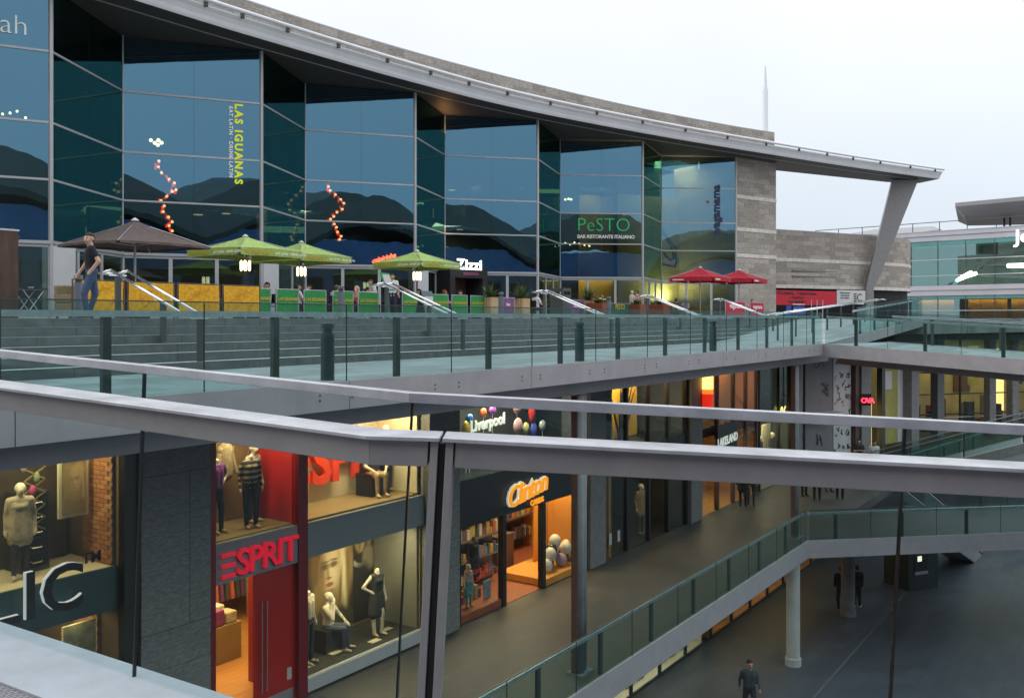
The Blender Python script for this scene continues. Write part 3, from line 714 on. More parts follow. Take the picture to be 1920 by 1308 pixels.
def cloth(c, rough=.85):
    k = tuple(round(x, 3) for x in c)
    if k not in MC: MC[k] = M('cloth_%d' % len(MC), c, rough, 0, .3, 10, .55, 26)
    return MC[k]
m_skin = M('skin', (.52, .30, .22), .55, 0, .08, 12); m_skin2 = M('skin_pale', (.58, .36, .27), .55, 0, .08, 12)
m_lip = M('lip', (.38, .15, .13), .5)
def person(label, loc, face, top, leg, hairc=(.03, .02, .015), scale=1.0, cat='person', group=None, name='person', voxel=.02, skin=None, shoe=(.02, .02, .02), mesh=None, **k):
    """face: world direction (x, y) the figure looks along"""
    if mesh is None:
        mats = dict(top=cloth(top), leg=cloth(leg), hair=cloth(hairc), shoe=cloth(shoe), skin=skin or m_skin, lip=m_lip)
        mesh = figure_mesh('', body_prims(**k), mats, voxel)
    o = bpy.data.objects.new(name, mesh); col.objects.link(o)
    o.location = loc; o.scale = (scale,) * 3; o.rotation_euler = (0, 0, math.atan2(face[1], face[0]) + math.pi / 2)
    ORIG[o.name] = tuple(loc)
    return tag(o, label, cat, group)
def toward(r, d): v = W(r, d); return (v.x, v.y)
def area(name, loc, size, power, c, size_y=None, rot=(0, 0, 0), spread=None):
    l = bpy.data.lights.new(name, 'AREA'); l.energy = power; l.color = c; l.size = size
    if size_y: l.shape = 'RECTANGLE'; l.size_y = size_y
    if spread: l.spread = spread
    o = bpy.data.objects.new(name, l); col.objects.link(o); o.location = loc; o.rotation_euler = rot
    return o
WARM = (1, .74, .40); AMB = (1, .60, .22); NEUT = (1, .9, .72)

# ================================================================== buildings on the camera's side, seen as reflections
m_opp = M('brown_roof_metal', (.06, .06, .045), .6, 0, .3, .15)
m_oppw = M('opposite_wall', (.10, .17, .30), .12, .7, .25, .25)
op = thing('opposite_building', 'long dark building with a wavy roof behind the camera terrace', 'building', tuple(W(0, -18, 0)))
for i in range(14):
    r0 = -80 + i * 12; hh = [13.0, 14.6, 12.2, 16.0, 13.2, 16.4, 12.6, 15.4, 13.2, 16.6, 12.4, 15.2, 13.6, 15.6]
    h0, h1 = hh[i], hh[(i + 1) % 14]
    v0 = []
    K = 6
    roof = MB(); vs = []
    for k in range(K + 1):
        t = k / K; rr = r0 + 12 * t; sm_ = (1 - math.cos(math.pi * t)) / 2; z = h0 + (h1 - h0) * sm_ + .9 * math.sin(math.pi * t)
        for d, zz in ((-13, z - 5.0), (-16, z - 1.2), (-26, z), (-26, z - 6), (-13, z - 5.6)): vs.append(W(rr, d, zz))
    f_ = [(k * 5 + l, k * 5 + (l + 1) % 5, (k + 1) * 5 + (l + 1) % 5, (k + 1) * 5 + l) for k in range(K) for l in range(5)]
    roof.add(vs, f_); roof.build('roof', m_opp, op)
MB().hexa([W(-80, -24, -11), W(88, -24, -11), W(88, -14, -11), W(-80, -14, -11), W(-80, -24, 9.5), W(88, -24, 9.5), W(88, -14, 9.5), W(-80, -14, 9.5)]).build('wall', m_oppw, op)
for i in range(36):
    r0 = -70 + i * 4.2
    for z in (-.4, 3.0):
        MB().hexa([W(r0, -13.99, z), W(r0 + 2.6, -13.99, z), W(r0 + 2.6, -13.9, z), W(r0, -13.9, z), W(r0, -13.99, z + 1.9), W(r0 + 2.6, -13.99, z + 1.9), W(r0 + 2.6, -13.9, z + 1.9), W(r0, -13.9, z + 1.9)]).build('window', m_black, op)

# ================================================================== department store at the right
js = thing('department_store', 'glass department store with pale metal bands beyond the stone wing', 'building', tuple(W(39, 97, 0)))
P, Q, u, n, L = seg_pts((33.5, 102.4), (58, 77.9))
m_jlband = M('pale_metal_band', (.50, .49, .54), .5, .2, .06, .5)
m_teal = M('teal_panel', (.12, .30, .30), .4, 0, .1, 1)
for z0, z1, off in ((8.32, 8.74, .25), (7.82, 8.28, .15), (2.85, 3.30, .25), (2.30, 2.80, .15)):
    quad_panel(MB(), P, u, n, 0, L, z0, z1, 0, off).build('cladding_band', m_jlband, js)
for z0, z1 in ((7.35, 7.80), (1.95, 2.28)): quad_panel(MB(), P, u, n, 0, L, z0, z1, 0, .06).build('cladding_band', m_teal, js)
quad_panel(MB(), P, u, n, 0, L, 8.745, 8.82, -9, 9.3).build('roof', m_jlband, js)
nb_ = 13
for k in range(nb_):
    a_, b_ = L * k / nb_ + .03, L * (k + 1) / nb_ - .03
    for z0, z1 in ((3.35, 4.3), (4.32, 5.9), (5.92, 7.33), (-.02, .78), (.82, 1.93), (-1.0, -.04)):
        quad_panel(MB(), P, u, n, a_, b_, z0, z1, -.02, .03).build('pane', m_jlglass, js)
    quad_panel(MB(), P, u, n, a_ - .06, a_, -1.2, 7.8, -.05, .12).build('mullion', m_darkpost, js)
for z in (4.31, 5.91, .80, -.03): quad_panel(MB(), P, u, n, 0, L, z - .04, z + .04, .03, .06).build('transom', m_alu, js)
m_jlint = M('store_interior', (.24, .28, .25), .8, 0, .15, .5); m_jlorange = M('orange_display_wall', (.55, .24, .06), .7, 0, .2, .8)
quad_panel(MB(), P, u, n, 0, L, -1.2, 8.2, -8.2, .2).build('back_wall', m_jlint, js)
quad_panel(MB(), P, u, n, 0, L, 2.35, 2.75, -8, 7.9).build('floor_slab', m_jlint, js)
quad_panel(MB(), P, u, n, 0, L, -1.3, -1.02, -8, 7.9).build('floor_slab', m_jlint, js)
for a_ in (5.5, 10.5, 15.5, 19.5): quad_panel(MB(), P, u, n, a_, a_ + 3.6, -1.0, 2.0, -2.2, .15).build('display_wall', m_jlorange, js)
m_tube = emitter('lit_tube', (1, .97, .80), 9)
for q0, q1 in (((LP(1794, 526, 92)), (LP(1821, 511, 90))), ((LP(1890, 498, 88)), (LP(1935, 497, 86)))):
    MB().tube(q0, q1, .19, n=10).build('light_tube', m_tube, js)
MB().path([LP(1778, 533, 92), LP(1794, 526, 92)], .08).build('escalator_rail', m_darkpost, js)
MB().path([LP(1834, 503, 90), LP(1846, 498, 90), LP(1890, 498, 88)], .10).build('escalator_rail', m_darkpost, js)
c = P + u * 12 - n * 1.5
area('store_light', (c.x, c.y, 7.4), 16, 900, (1, .95, .8), 3, rot=(0, 0, math.atan2(u.y, u.x)))
area('store_light', (c.x - n.x * .5, c.y - n.y * .5, 1.9), 20, 1300, (1, .45, .12), 1, rot=(0, 0, math.atan2(u.y, u.x)))
# roof rail and the roof canopy on posts
for k in range(14):
    p = P + u * (k * L / 13) - n * .4; MB().tube((p.x, p.y, 8.82), (p.x, p.y, 9.75), .04, n=6).build('roof_rail_post', m_darkpost, js)
p = P - n * .4; q = Q - n * .4; MB().tube((p.x, p.y, 9.75), (q.x, q.y, 9.75), .04, n=6).build('roof_rail', m_darkpost, js)
rc = MB(); dk = 100
pl = [LP(1790, 393, dk), LP(1960, 383, 92), LP(1960, 400, 106), LP(1822, 413, 108)]
zt = [12.0, 12.0, 11.9, 11.9]
v0 = [Vector((p.x, p.y, 11.05)) for p in (LP(1808, 400, 99), LP(1990, 400, 91), LP(1990, 400, 108), LP(1815, 400, 110))]
v1 = [Vector((p.x, p.y, 11.75)) for p in (LP(1791, 400, 97), LP(2000, 400, 89), LP(2000, 400, 110), LP(1797, 400, 112))]
v2 = [Vector((p.x, p.y, 12.15)) for p in (LP(1791, 400, 97), LP(2000, 400, 89), LP(2000, 400, 110), LP(1797, 400, 112))]
rc.add(v0 + v1 + v2, [(3, 2, 1, 0), (8, 9, 10, 11)] + [(k * 4 + i, k * 4 + (i + 1) % 4, k * 4 + 4 + (i + 1) % 4, k * 4 + 4 + i) for k in (0, 1) for i in range(4)])
rc.build('roof_canopy', m_fascia, js)
for px in (1883, 1894):
    p = LP(px, 500, 101); MB().tube((p.x, p.y, 8.8), (p.x, p.y, 11.1), .11, n=8).build('canopy_post', m_darkpost, js)
sg = thing('store_sign', 'white store sign letters on the glass of the department store', 'sign', tuple(LP(1903, 463, 85.8)))
MB().text('Jo', LP(1903, 455, 85.9), u, (0, 0, 1), 1.75, .25, offset=.01).build('lettering', emitter('white_sign_light', (1, 1, 1), 1.3), sg)
# low roof between the wing and the store
MB().add([LP(1580, 440, 118), LP(1700, 438, 118), LP(1765, 430, 112), LP(1750, 424, 125), LP(1640, 430, 125)] + [LP(1580, 470, 118), LP(1700, 470, 118), LP(1765, 470, 112), LP(1750, 470, 125), LP(1640, 470, 125)],
         [(0, 1, 2, 3, 4), (9, 8, 7, 6, 5), (0, 5, 6, 1), (1, 6, 7, 2), (2, 7, 8, 3), (3, 8, 9, 4), (4, 9, 5, 0)]).build('low_roof_building', m_fascia, label='low grey roof showing above the stone wing', cat='building')
# distant white spire
sp = W((1435 - 960) / F * 300, 300, 0)
MB().lathe((sp.x, sp.y, 0), [(.95, -5), (.95, 40), (.98, 40.2), (.98, 40.6), (.9, 40.8), (.86, 74), (.62, 75), (.28, 80), (.26, 82), (.1, 82.4)], 14).build('white_spire', M('spire_white', (.78, .78, .82), .6, 0, .04), label='slender white spire rising behind the stone parapet', cat='spire', smooth=True)

# ================================================================== far end of the shopping level
fs_ = thing('far_shop', 'row of shop fronts at the far bend of the walkway, white doodle wall', 'shop front', tuple(W(17, 48, -7.4)))
P, Q, u, n, L = seg_pts((13.9, 45.0), (23.0, 53.0))
def fq(name, m, px0, px1, z0, z1, off=0, th=.15, par=None):
    def at(px):
        k = (px - 960) / F; o = Vector((13.9, 45.0)); dd = Vector((9.1, 8.0)).normalized(); return (k * o.y - o.x) / (dd.x - k * dd.y)
    return quad_panel(MB(), P, u, n, at(px0), at(px1), z0, z1, off, th).build(name, m, par or fs_)
m_whitewall = M('white_hoarding', (.62, .60, .60), .7, 0, .06, 1); m_greywall = M('grey_hoarding', (.22, .21, .22), .7, 0, .1, 1)
m_brownp = M('brown_pillar', (.12, .065, .05), .6, 0, .2, 2); m_olive = M('olive_print', (.36, .34, .09), .6, 0, .25, 1.2)
fq('hoarding', m_greywall, 1505, 1556, -7.4, -1.3); w_ = fq('hoarding', m_whitewall, 1557, 1590, -7.4, -1.3, .02)
fq('pillar', m_brownp, 1591, 1598, -7.4, -1.3, 0, .4); fq('pillar', m_pillarlt, 1599, 1617, -7.4, -1.3, 0, .5)
fq('lit_window', emitter('amber_window', (1, .55, .12), 1.6), 1627, 1641, -7.0, -4.6, -.3, .1); fq('shop_front', m_black, 1618, 1650, -7.4, -1.3, -.6, .1)
fq('pillar', m_darkpost, 1644, 1650, -7.4, -1.3, 0, .3); fq('map_panel', m_olive, 1652, 1680, -6.9, -1.3, 0, .1); fq('map_panel', m_whitewall, 1680, 1690, -6.9, -1.3, 0, .1)
fq('map_label', m_whitewall, 1653, 1669, -3.9, -2.9, .1, .01); fq('pillar', m_pillarlt, 1690, 1704, -7.4, -1.3, 0, .6)
fq('awning', m_whitewall, 1502, 1552, -4.75, -4.66, .15, .9)
def doodle(mb, px, z, s):
    k = (px - 960) / F; a_ = (k * 45.0 - 13.9) / (.751 - k * .660); o = P + u * a_ + n * .175; o.z = z
    for _ in range(3):
        pts = [(random.uniform(-1, 1) * s, random.uniform(-1, 1) * s) for _ in range(2)]
        p0 = o + u * pts[0][0] + Vector((0, 0, pts[0][1])); p1 = o + u * pts[1][0] + Vector((0, 0, pts[1][1]))
        mb.bar(p0, p1, .004, .07, side=n)
dm = MB()
for px in (1562, 1568, 1575, 1582, 1587):
    for z in (-2.1, -2.8, -3.5, -4.2, -5.0, -5.8, -6.6): doodle(dm, px + random.uniform(-2, 2), z + random.uniform(-.2, .2), .17)
for px, z, s in ((1528, -2.0, .5), (1540, -3.6, .42), (1530, -6.0, .4)): doodle(dm, px, z, s); doodle(dm, px + 3, z, s)
dm.build('doodle_print', m_black, fs_, kind='stuff')
sg = thing('neon_sign', 'small red neon sign hanging over the far shop doorway', 'sign', tuple(W(18.4, 48.4, -4.2)))
MB().text('OVA', W(18.05, 47.7, -4.35), W(1, 0), (0, 0, 1), .36, .05, offset=.008, space=.8).build('lettering', emitter('red_neon', (1, .03, .06), 4), sg)
bq = MB(); bq.bar(W(18.0, 47.8, -4.2), W(18.6, 47.8, -4.2), .06, .6); bq.build('backing', m_black, sg)
# store at shopping level with slender columns
ls = thing('store_hall', 'glazed store hall with pale columns and warm lights at shopping level', 'shop front', tuple(W(34, 62, -7.4)))
P, Q, u, n, L = seg_pts((25.0, 59.0), (42.0, 64.0))
m_redv2 = M('red_display', (.30, .03, .03), .6); m_hall = M('hall_wall', (.40, .35, .17), .7, 0, .3, .6)
quad_panel(MB(), P, u, n, -2, L, -7.4, -1.3, -5, .2).build('back_wall', m_hall, ls)
for k in range(9): quad_panel(MB(), P, u, n, L * k / 8 - .05, L * k / 8 + .05, -7.4, -1.3, -.05, .1).build('mullion', m_darkpost, ls)
for z in (-6.2, -4.9, -3.5, -2.2): quad_panel(MB(), P, u, n, 0, L, z - .04, z + .04, -.05, .1).build('transom', m_darkpost, ls)
for k in range(8): quad_panel(MB(), P, u, n, L * k / 8 + .055, L * (k + 1) / 8 - .055, -7.35, -1.35, -.02, .03).build('pane', m_clear, ls)
for a_ in (1.2, 5.2, 7.0, 10, 13.4): quad_panel(MB(), P, u, n, a_, a_ + .5, -7.4, -1.3, 1.2, .5).build('column', m_pillarlt, ls)
quad_panel(MB(), P, u, n, 8.2, 9.6, -5.2, -3.4, -4.78, .05).build('picture', m_brownp, ls)
for k in range(22):
    a_ = random.uniform(.3, L - .8); hgt = random.uniform(.5, 2.2); quad_panel(MB(), P, u, n, a_, a_ + random.uniform(.25, .9), -7.4, -7.4 + hgt, -random.uniform(1.2, 4.2), .4).build('display_stand', random.choice((m_darkpost, m_brownp, m_black, m_greywall, m_redv2)), ls)
for k in range(5):
    a_ = 1.0 + k * 3.4; quad_panel(MB(), P, u, n, a_, a_ + .9, -4.6, -1.9, -3.0 + .4 * (k % 2), .06).build('hanging_banner', (m_brownp, m_darkpost, m_olive)[k % 3], ls)
for a_ in range(0, 17, 2): quad_panel(MB(), P, u, n, a_, a_ + .06, -7.4, -6.35, .7, .05).build('rail_post', m_darkpost, ls)
quad_panel(MB(), P, u, n, 0, L, -6.35, -6.29, .68, .09).build('hall_rail', m_steel, ls)
quad_panel(MB(), P, u, n, 11.0, 12.6, -7.0, -2.2, -4.78, .06).build('lit_panel', emitter('warm_panel', (1, .66, .22), 1.5), ls)
c = P + u * 8 - n * 2; area('hall_light', (c.x, c.y, -1.45), 12, 380, (1, .80, .40), 3, rot=(0, 0, math.atan2(u.y, u.x)))
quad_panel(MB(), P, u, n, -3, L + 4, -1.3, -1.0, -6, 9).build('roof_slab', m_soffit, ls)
# ---- ramp crossing in front of the hall
rp = thing('ramp', 'sloping grey ramp with glass sides climbing past the far hall', 'ramp', tuple(W(16, 41.5, -7.4)))
a_, b_ = W(15.6, 42.0, -7.4), W(23.5, 38.0, -4.35)
MB().bar(a_ - Vector((0, 0, .25)), b_ - Vector((0, 0, .25)), 2.2, .4).build('ramp_slab', m_fascia, rp)
du = (b_ - a_).normalized(); sdv = du.cross(Vector((0, 0, 1))).normalized()
for sg_ in (1.05, -1.05):
    for k in range(4):
        p = a_.lerp(b_, k / 4 + .005) + sdv * sg_; q = a_.lerp(b_, (k + 1) / 4 - .005) + sdv * sg_
        MB().hexa([p - sdv * .01, q - sdv * .01, q + sdv * .01, p + sdv * .01] + [x + Vector((0, 0, 1.0)) for x in (p - sdv * .01, q - sdv * .01, q + sdv * .01, p + sdv * .01)]).build('glass_panel', m_railglass, rp)
        MB().bar(p, p + Vector((0, 0, .95)), .06, .06).build('post', m_darkpost, rp)
    MB().bar(a_ + sdv * sg_ + Vector((0, 0, 1.02)), b_ + sdv * sg_ + Vector((0, 0, 1.02)), .06, .04).build('handrail', m_steel, rp)
# ---- escalators
m_estep = M('escalator_steps', (.12, .12, .13), .45, .5, .2, 8)
def escalator(label, A, B, width=1.1):
    A = Vector(A); B = Vector(B); root = thing('escalator', label, 'escalator', tuple(A))
    h = Vector((B.x - A.x, B.y - A.y, 0)).normalized(); s_ = Vector((-h.y, h.x, 0))
    def pt(t, o, z): return A.lerp(B, t) + s_ * o + Vector((0, 0, z))
    w = width / 2
    MB().hexa([pt(0, -w, -.75), pt(1, -w, -.75), pt(1, w, -.75), pt(0, w, -.75), pt(0, -w, -.12), pt(1, -w, -.12), pt(1, w, -.12), pt(0, w, -.12)]).build('truss', m_fascia, root)
    ns2 = int((B.z - A.z) / .2); stp = MB()
    for k in range(ns2):
        p = A.lerp(B, (k + .5) / ns2); q = h * .2
        stp.hexa([p - q - s_ * (w - .2) - Vector((0, 0, .1)), p + q - s_ * (w - .2) - Vector((0, 0, .1)), p + q + s_ * (w - .2) - Vector((0, 0, .1)), p - q + s_ * (w - .2) - Vector((0, 0, .1)),
                  p - q - s_ * (w - .2) + Vector((0, 0, .1)), p + q - s_ * (w - .2) + Vector((0, 0, .1)), p + q + s_ * (w - .2) + Vector((0, 0, .1)), p - q + s_ * (w - .2) + Vector((0, 0, .1))])
    stp.build('steps', m_estep, root)
    for sg in (-1, 1):
        o = sg * (w - .1)
        MB().hexa([pt(0, o - .008, -.12), pt(1, o - .008, -.12), pt(1, o + .008, -.12), pt(0, o + .008, -.12), pt(0, o - .008, .85), pt(1, o - .008, .85), pt(1, o + .008, .85), pt(0, o + .008, .85)]).build('glass_side', m_railglass, root)
        rl = MB(); pts = [pt(0, o, .0) - h * .45 + Vector((0, 0, .25)), pt(0, o, 0) - h * .62 + Vector((0, 0, .55)), pt(0, o, 0) - h * .45 + Vector((0, 0, .84)), pt(0, o, .88), pt(1, o, .88)]
        rl.path(pts, .045); rl.build('handrail', m_black, root, smooth=True)
        MB().bar(pt(0, o, .80), pt(1, o, .80), .05, .05).build('rail_trim', m_chrome, root)
        MB().bar(pt(-.02, o, -.02), pt(1, o, -.02), .22, .06).build('skirt', m_fascia, root)
    return root
escalator('escalator running down from the lower footbridge to the mall floor', W(22.5, 45.2, -11.4), Vector((38.8, 7.53, -7.45)))
# ---- totem with lit screen in the mall
tt = thing('information_totem', 'dark information totem with a small lit screen on the mall floor', 'totem', tuple(W(17.2, 38.9, -11.4)))
P, Q, u, n, L = seg_pts((16.6, 38.6), (18.1, 39.2))
quad_panel(MB(), P, u, n, 0, L, -11.4, -8.15, -1.4, 1.4).build('body', M('totem_green', (.035, .05, .045), .4, 0, .2), tt)
quad_panel(MB(), P, u, n, .3, 1.02, -10.75, -9.2, 0, .02).build('screen', m_black, tt)
quad_panel(MB(), P, u, n, .3, 1.02, -9.32, -9.2, .021, .02).build('trim', m_steel, tt); quad_panel(MB(), P, u, n, .3, 1.02, -10.75, -10.62, .021, .02).build('trim', m_steel, tt)
quad_panel(MB(), P, u, n, .44, .84, -9.72, -9.66, .022, .01).build('screen_text', emitter('screen_white', (1, .95, .85), 2), tt)
quad_panel(MB(), P, u, n, .55, .76, -9.82, -9.78, .022, .01).build('screen_text', emitter('screen_red', (1, .05, .02), 2), tt)
quad_panel(MB(), P, u, n, .46, .68, -10.2, -9.98, .022, .01).build('screen_picture', emitter('screen_pic', (.9, .9, .6), 1.2), tt)
# ---- columns
for s_, t_ in ((2.5, 9.75), (16.75, 9.75), (31.2, 9.75)):
    cb = thing('deck_column', 'grey clustered column carrying the upper deck, beside the ' + {2.5: 'clothes shop window', 16.75: 'card shop entrance', 31.2: 'far doodle wall'}[s_], 'column', (s_, t_, -7.4))
    for dx, dy, rr in ((-.09, -.02, .11), (.09, .02, .11)):
        MB().tube((s_ + dx, t_ + dy, -7.4), (s_ + dx, t_ + dy, -1.6), rr, n=14).build('shaft', m_conc, cb, smooth=True)
    bx('edge_plate', m_brownp, cb, s_ - .235, s_ - .20, t_ - .06, t_ + .08, -7.4, -1.6)
    bx('base_plate', m_conc, cb, s_ - .25, s_ + .25, t_ - .2, t_ + .2, -7.4, -7.36)
c1 = Vector((S(1487, 9.55), 9.55, -11.4))
MB().lathe(c1, [(.26, 0), (.26, .25), (.22, .26), (.22, 3.4)], 20).build('mall_column', m_white_col, label='round white column on the mall floor under the walkway edge', cat='column', smooth=False)
c2 = W((1590 - 960) / F * 35.5, 35.5, -11.4)
MB().lathe(c2, [(.30, 0), (.30, .2), (.26, .21), (.26, 3.35)], 16).build('mall_column', m_conc, label='round dark grey column on the mall floor under the lower footbridge', cat='column')

# ================================================================== shops along the lower walkway (front plane y = 13.65)
T0 = 13.65; ZF = -7.4; ZT = -1.62
m_wood = M('oak_floor', (.42, .20, .055), .45, 0, .25, 2.5, stretch=(.6, 5, 1)); m_tan = M('tan_wall', (.25, .175, .075), .75, 0, .12, 1)
m_red = M('red_lacquer', (.50, .015, .012), .3, 0, .1, 2); m_redd = M('dark_red_frame', (.22, .008, .02), .4, 0, .1, 2)
m_creamw = M('cream_display_wall', (.66, .58, .40), .7, 0, .06, 1); m_band = M('grey_blue_fascia', (.25, .285, .30), .5, 0, .05, 1.5)
m_sill = M('white_sill', (.55, .57, .56), .5, 0, .06, 3); m_darkfl = M('dark_display_floor', (.04, .038, .035), .5, 0, .4, 6)
m_navy = M('navy_fascia', (.010, .016, .022), .35, 0, .2, 1); m_orangew = M('orange_wall', (.62, .27, .045), .65, 0, .1, 1.2)
m_redfl = M('terracotta_floor', (.30, .085, .035), .5, 0, .15, 3); m_greyw = M('grey_side_wall', (.21, .20, .165), .7, 0, .08, 2)
m_spot = emitter('spot_lamp', (1, .9, .68), 14)
m_mann = M('mannequin_shell', (.62, .55, .42), .4, 0, .05, 3)
def spot(parent, x, y, z):
    MB().lathe((x, y, z), [(.055, 0), (.055, .05)], 10).build('spotlight', m_spot, parent)
def shell(root, x0, x1, yb, z0, z1, floor, wall, ceil, side=None):
    bx('floor', floor, root, x0, x1, T0 + .02, yb, z0 - .02, z0 + .006)
    bx('back_wall', wall, root, x0, x1, yb, yb + .1, z0 + .007, z1 - .01)
    bx('side_wall', side or wall, root, x0 - .1, x0, T0 + .05, yb, z0 + .007, z1 - .01)
    bx('side_wall', side or wall, root, x1, x1 + .1, T0 + .05, yb, z0 + .007, z1 - .01)
    bx('ceiling', ceil, root, x0, x1, T0 + .02, yb, z1 - .009, z1 + .06)
def sx(px, t=T0): return S(px, t)
def pillar(label, x0, x1, m, y0=T0 - .18):
    r_ = thing('shop_pillar', label, 'pillar', ((x0 + x1) / 2, y0, ZF))
    z = ZF
    for h in (1.55, .35, 2.2, 1.7):
        bx('stone_panel', m, r_, x0, x1, y0 + (.01 if h == .35 else 0), y0 + 1.0, z + .006, min(z + h, ZT)); z += h
pillar('dark grey stone pillar between the brick-walled shop and the red-framed shop', 8.98, 10.33, m_pillar)
pillar('grey stone pillar between the red-framed shop and the card shop', 16.32, 17.45, m_pillar)
pillar('pale stone pillar between the card shop and the dark shop', 23.75, 24.7, m_pillarlt)
pillar('pale stone pillar between the dark shop and the shop with the red lantern', 31.1, 32.1, m_pillarlt)
pillar('pale stone pillar at the far end of the shop row', 43.0, 44.2, m_pillarlt)

def soft_print(name, org, wid, base, layers):
    """printed picture: soft ellipses laid over each other, in poster coordinates (x along the sheet, y up, sheet width = 1)"""
    m = M(name, base, .55); t = m.node_tree; g = t.nodes.new('ShaderNodeNewGeometry'); mp = t.nodes.new('ShaderNodeMapping'); mp.vector_type = 'POINT'
    mp.inputs['Location'].default_value = (-org[0] / wid, 0, -org[1] / wid); mp.inputs['Scale'].default_value = (1 / wid, 0, 1 / wid); t.links.new(g.outputs['Position'], mp.inputs[0])
    ns = t.nodes.new('ShaderNodeTexNoise'); ns.inputs['Scale'].default_value = 9; ns.inputs['Detail'].default_value = 5; t.links.new(mp.outputs[0], ns.inputs['Vector'])
    wv = t.nodes.new('ShaderNodeVectorMath'); wv.operation = 'MULTIPLY_ADD'; wv.inputs[1].default_value = (.03, 0, .03); t.links.new(ns.outputs['Color'], wv.inputs[0]); t.links.new(mp.outputs[0], wv.inputs[2])
    cur = None
    for cx, cz, rx, rz, ang, soft, c, al in layers:
        a = t.nodes.new('ShaderNodeMapping'); a.vector_type = 'TEXTURE'; a.inputs['Location'].default_value = (cx + .015, 0, cz + .015); a.inputs['Rotation'].default_value = (0, ang, 0); a.inputs['Scale'].default_value = (rx, 1, rz)
        t.links.new(wv.outputs[0], a.inputs[0]); ln_ = t.nodes.new('ShaderNodeVectorMath'); ln_.operation = 'LENGTH'; t.links.new(a.outputs[0], ln_.inputs[0])
        r = t.nodes.new('ShaderNodeMapRange'); r.interpolation_type = 'SMOOTHSTEP'; r.inputs['From Min'].default_value = 1 - soft; r.inputs['From Max'].default_value = 1 + soft; r.inputs['To Min'].default_value = al; r.inputs['To Max'].default_value = 0
        t.links.new(ln_.outputs['Value'], r.inputs['Value']); x = t.nodes.new('ShaderNodeMixRGB'); t.links.new(r.outputs[0], x.inputs[0]); x.inputs[2].default_value = c + (1,)
        if cur is None: x.inputs[1].default_value = base + (1,)
        else: t.links.new(cur, x.inputs[1])
        cur = x.outputs[0]
    t.links.new(cur, t.nodes['Principled BSDF'].inputs['Base Color']); return m
FACE = [(.68, .95, .30, .62, 0, .25, (.46, .31, .12), 1), (.28, 1.0, .20, .52, 0, .3, (.16, .09, .035), 1), (.62, 1.33, .26, .14, .2, .5, (.66, .48, .22), .9), (.47, .45, .17, .28, 0, .3, (.30, .18, .08), 1),
        (.46, .95, .225, .37, 0, .10, (.60, .41, .21), 1), (.54, .95, .13, .30, 0, .8, (.86, .66, .40), .9), (.29, .92, .09, .34, 0, .8, (.16, .085, .035), .85), (.385, 1.015, .085, .05, 0, .6, (.10, .06, .03), .9), (.565, 1.025, .085, .046, 0, .6, (.12, .07, .035), .9),
        (.385, 1.085, .095, .016, -.06, .5, (.16, .09, .04), .9), (.57, 1.095, .095, .016, .05, .5, (.18, .10, .045), .9), (.44, .90, .03, .11, -.1, .8, (.34, .2, .09), .8), (.465, .825, .055, .018, 0, .6, (.20, .10, .05), .9), (.475, .725, .08, .032, 0, .4, (.34, .12, .075), 1), (.47, .62, .12, .03, 0, .8, (.30, .18, .08), .8),
        (.78, .80, .06, .52, -.08, .6, (.90, .76, .46), .9), (.70, .55, .03, .40, .1, .6, (.2, .12, .05), .8), (.88, .9, .05, .5, 0, .7, (.25, .15, .06), .8), (.5, .02, .75, .30, 0, .2, (.07, .055, .04), 1), (.22, .55, .12, .3, .3, .5, (.34, .22, .09), .7)]
# ---- A: shop with brick wall and big dark letters
sa = thing('brick_walled_shop', 'clothes shop with a brick-lined window and big dark letters on the glass', 'shop', (6.2, T0, ZF))
shell(sa, 2.5, 8.72, 17.5, ZF, ZT, m_wood, M('brown_shop_wall', (.16, .10, .04), .7, 0, .3, 1), m_black)
bx('door_jamb', m_black, sa, 8.73, 8.97, T0 - .1, T0 + .3, ZF, ZT)
mid = bx('display_floor', m_creamw, sa, 2.5, 8.71, T0 + .12, 15.6, -4.30, -4.0); bx('floor_edge', M('teal_edge', (.03, .075, .075), .4), sa, 2.5, 8.71, T0 + .05, T0 + .118, -4.68, -3.99)
for a_, b_ in ((2.5, 5.0), (5.0, 6.95), (6.95, 8.72)): bx('pane', m_clear, sa, a_ + .006, b_ - .006, T0, T0 + .012, ZF + .02, ZT - .02)
m_bricks = [M('brick_%d' % i, c, .85, 0, .2, 8, .15, 60) for i, c in enumerate(((.36, .15, .045), (.42, .19, .06), (.30, .12, .04)))]
for (z0, z1, ya, yb) in ((-3.98, -1.70, 13.78, 14.62), (-7.0, -4.75, 14.2, 14.9)):
    bw_ = bx('brick_wall', M('mortar', (.22, .15, .09), .9), sa, 8.66, 8.715, ya, yb, z0, z1)
    meshes = []
    for bm_ in m_bricks:
        o = MB().box(0, .018, .004, .206, .004, .071).build('brick', bm_, bw_, local=True); meshes.append(o.data); bpy.data.objects.remove(o)
    z = z0; row = 0
    while z < z1 - .07:
        y = ya - (.105 if row % 2 else 0)
        while y < yb - .05:
            if y >= ya - .001 and y + .21 <= yb + .01:
                o = bpy.data.objects.new('brick', random.choice(meshes)); col.objects.link(o); o.parent = bw_
                o.location = Vector((8.66 - .018 + random.uniform(0, .006), y, z)) - Vector(ORIG[bw_.name])
            y += .21
        z += .075; row += 1
bx('display_back', M('dark_display_back', (.06, .042, .022), .7, 0, .3, 3), sa, 2.6, 8.6, 15.0, 15.05, -3.98, -1.7)
area('display_light', (7.2, 14.1, -1.75), 2.6, 70, WARM, .5); area('shop_light', (6.9, 14.6, -4.75), 3.0, 60, WARM, 1.2)
for x in (5.6, 6.8, 7.9): spot(sa, x, 14.1, -1.72)
lt = thing('shop_sign', 'big black shop letters with white edges fixed to the brick-walled shop glass', 'sign', (7.4, 13.5, -4.4))
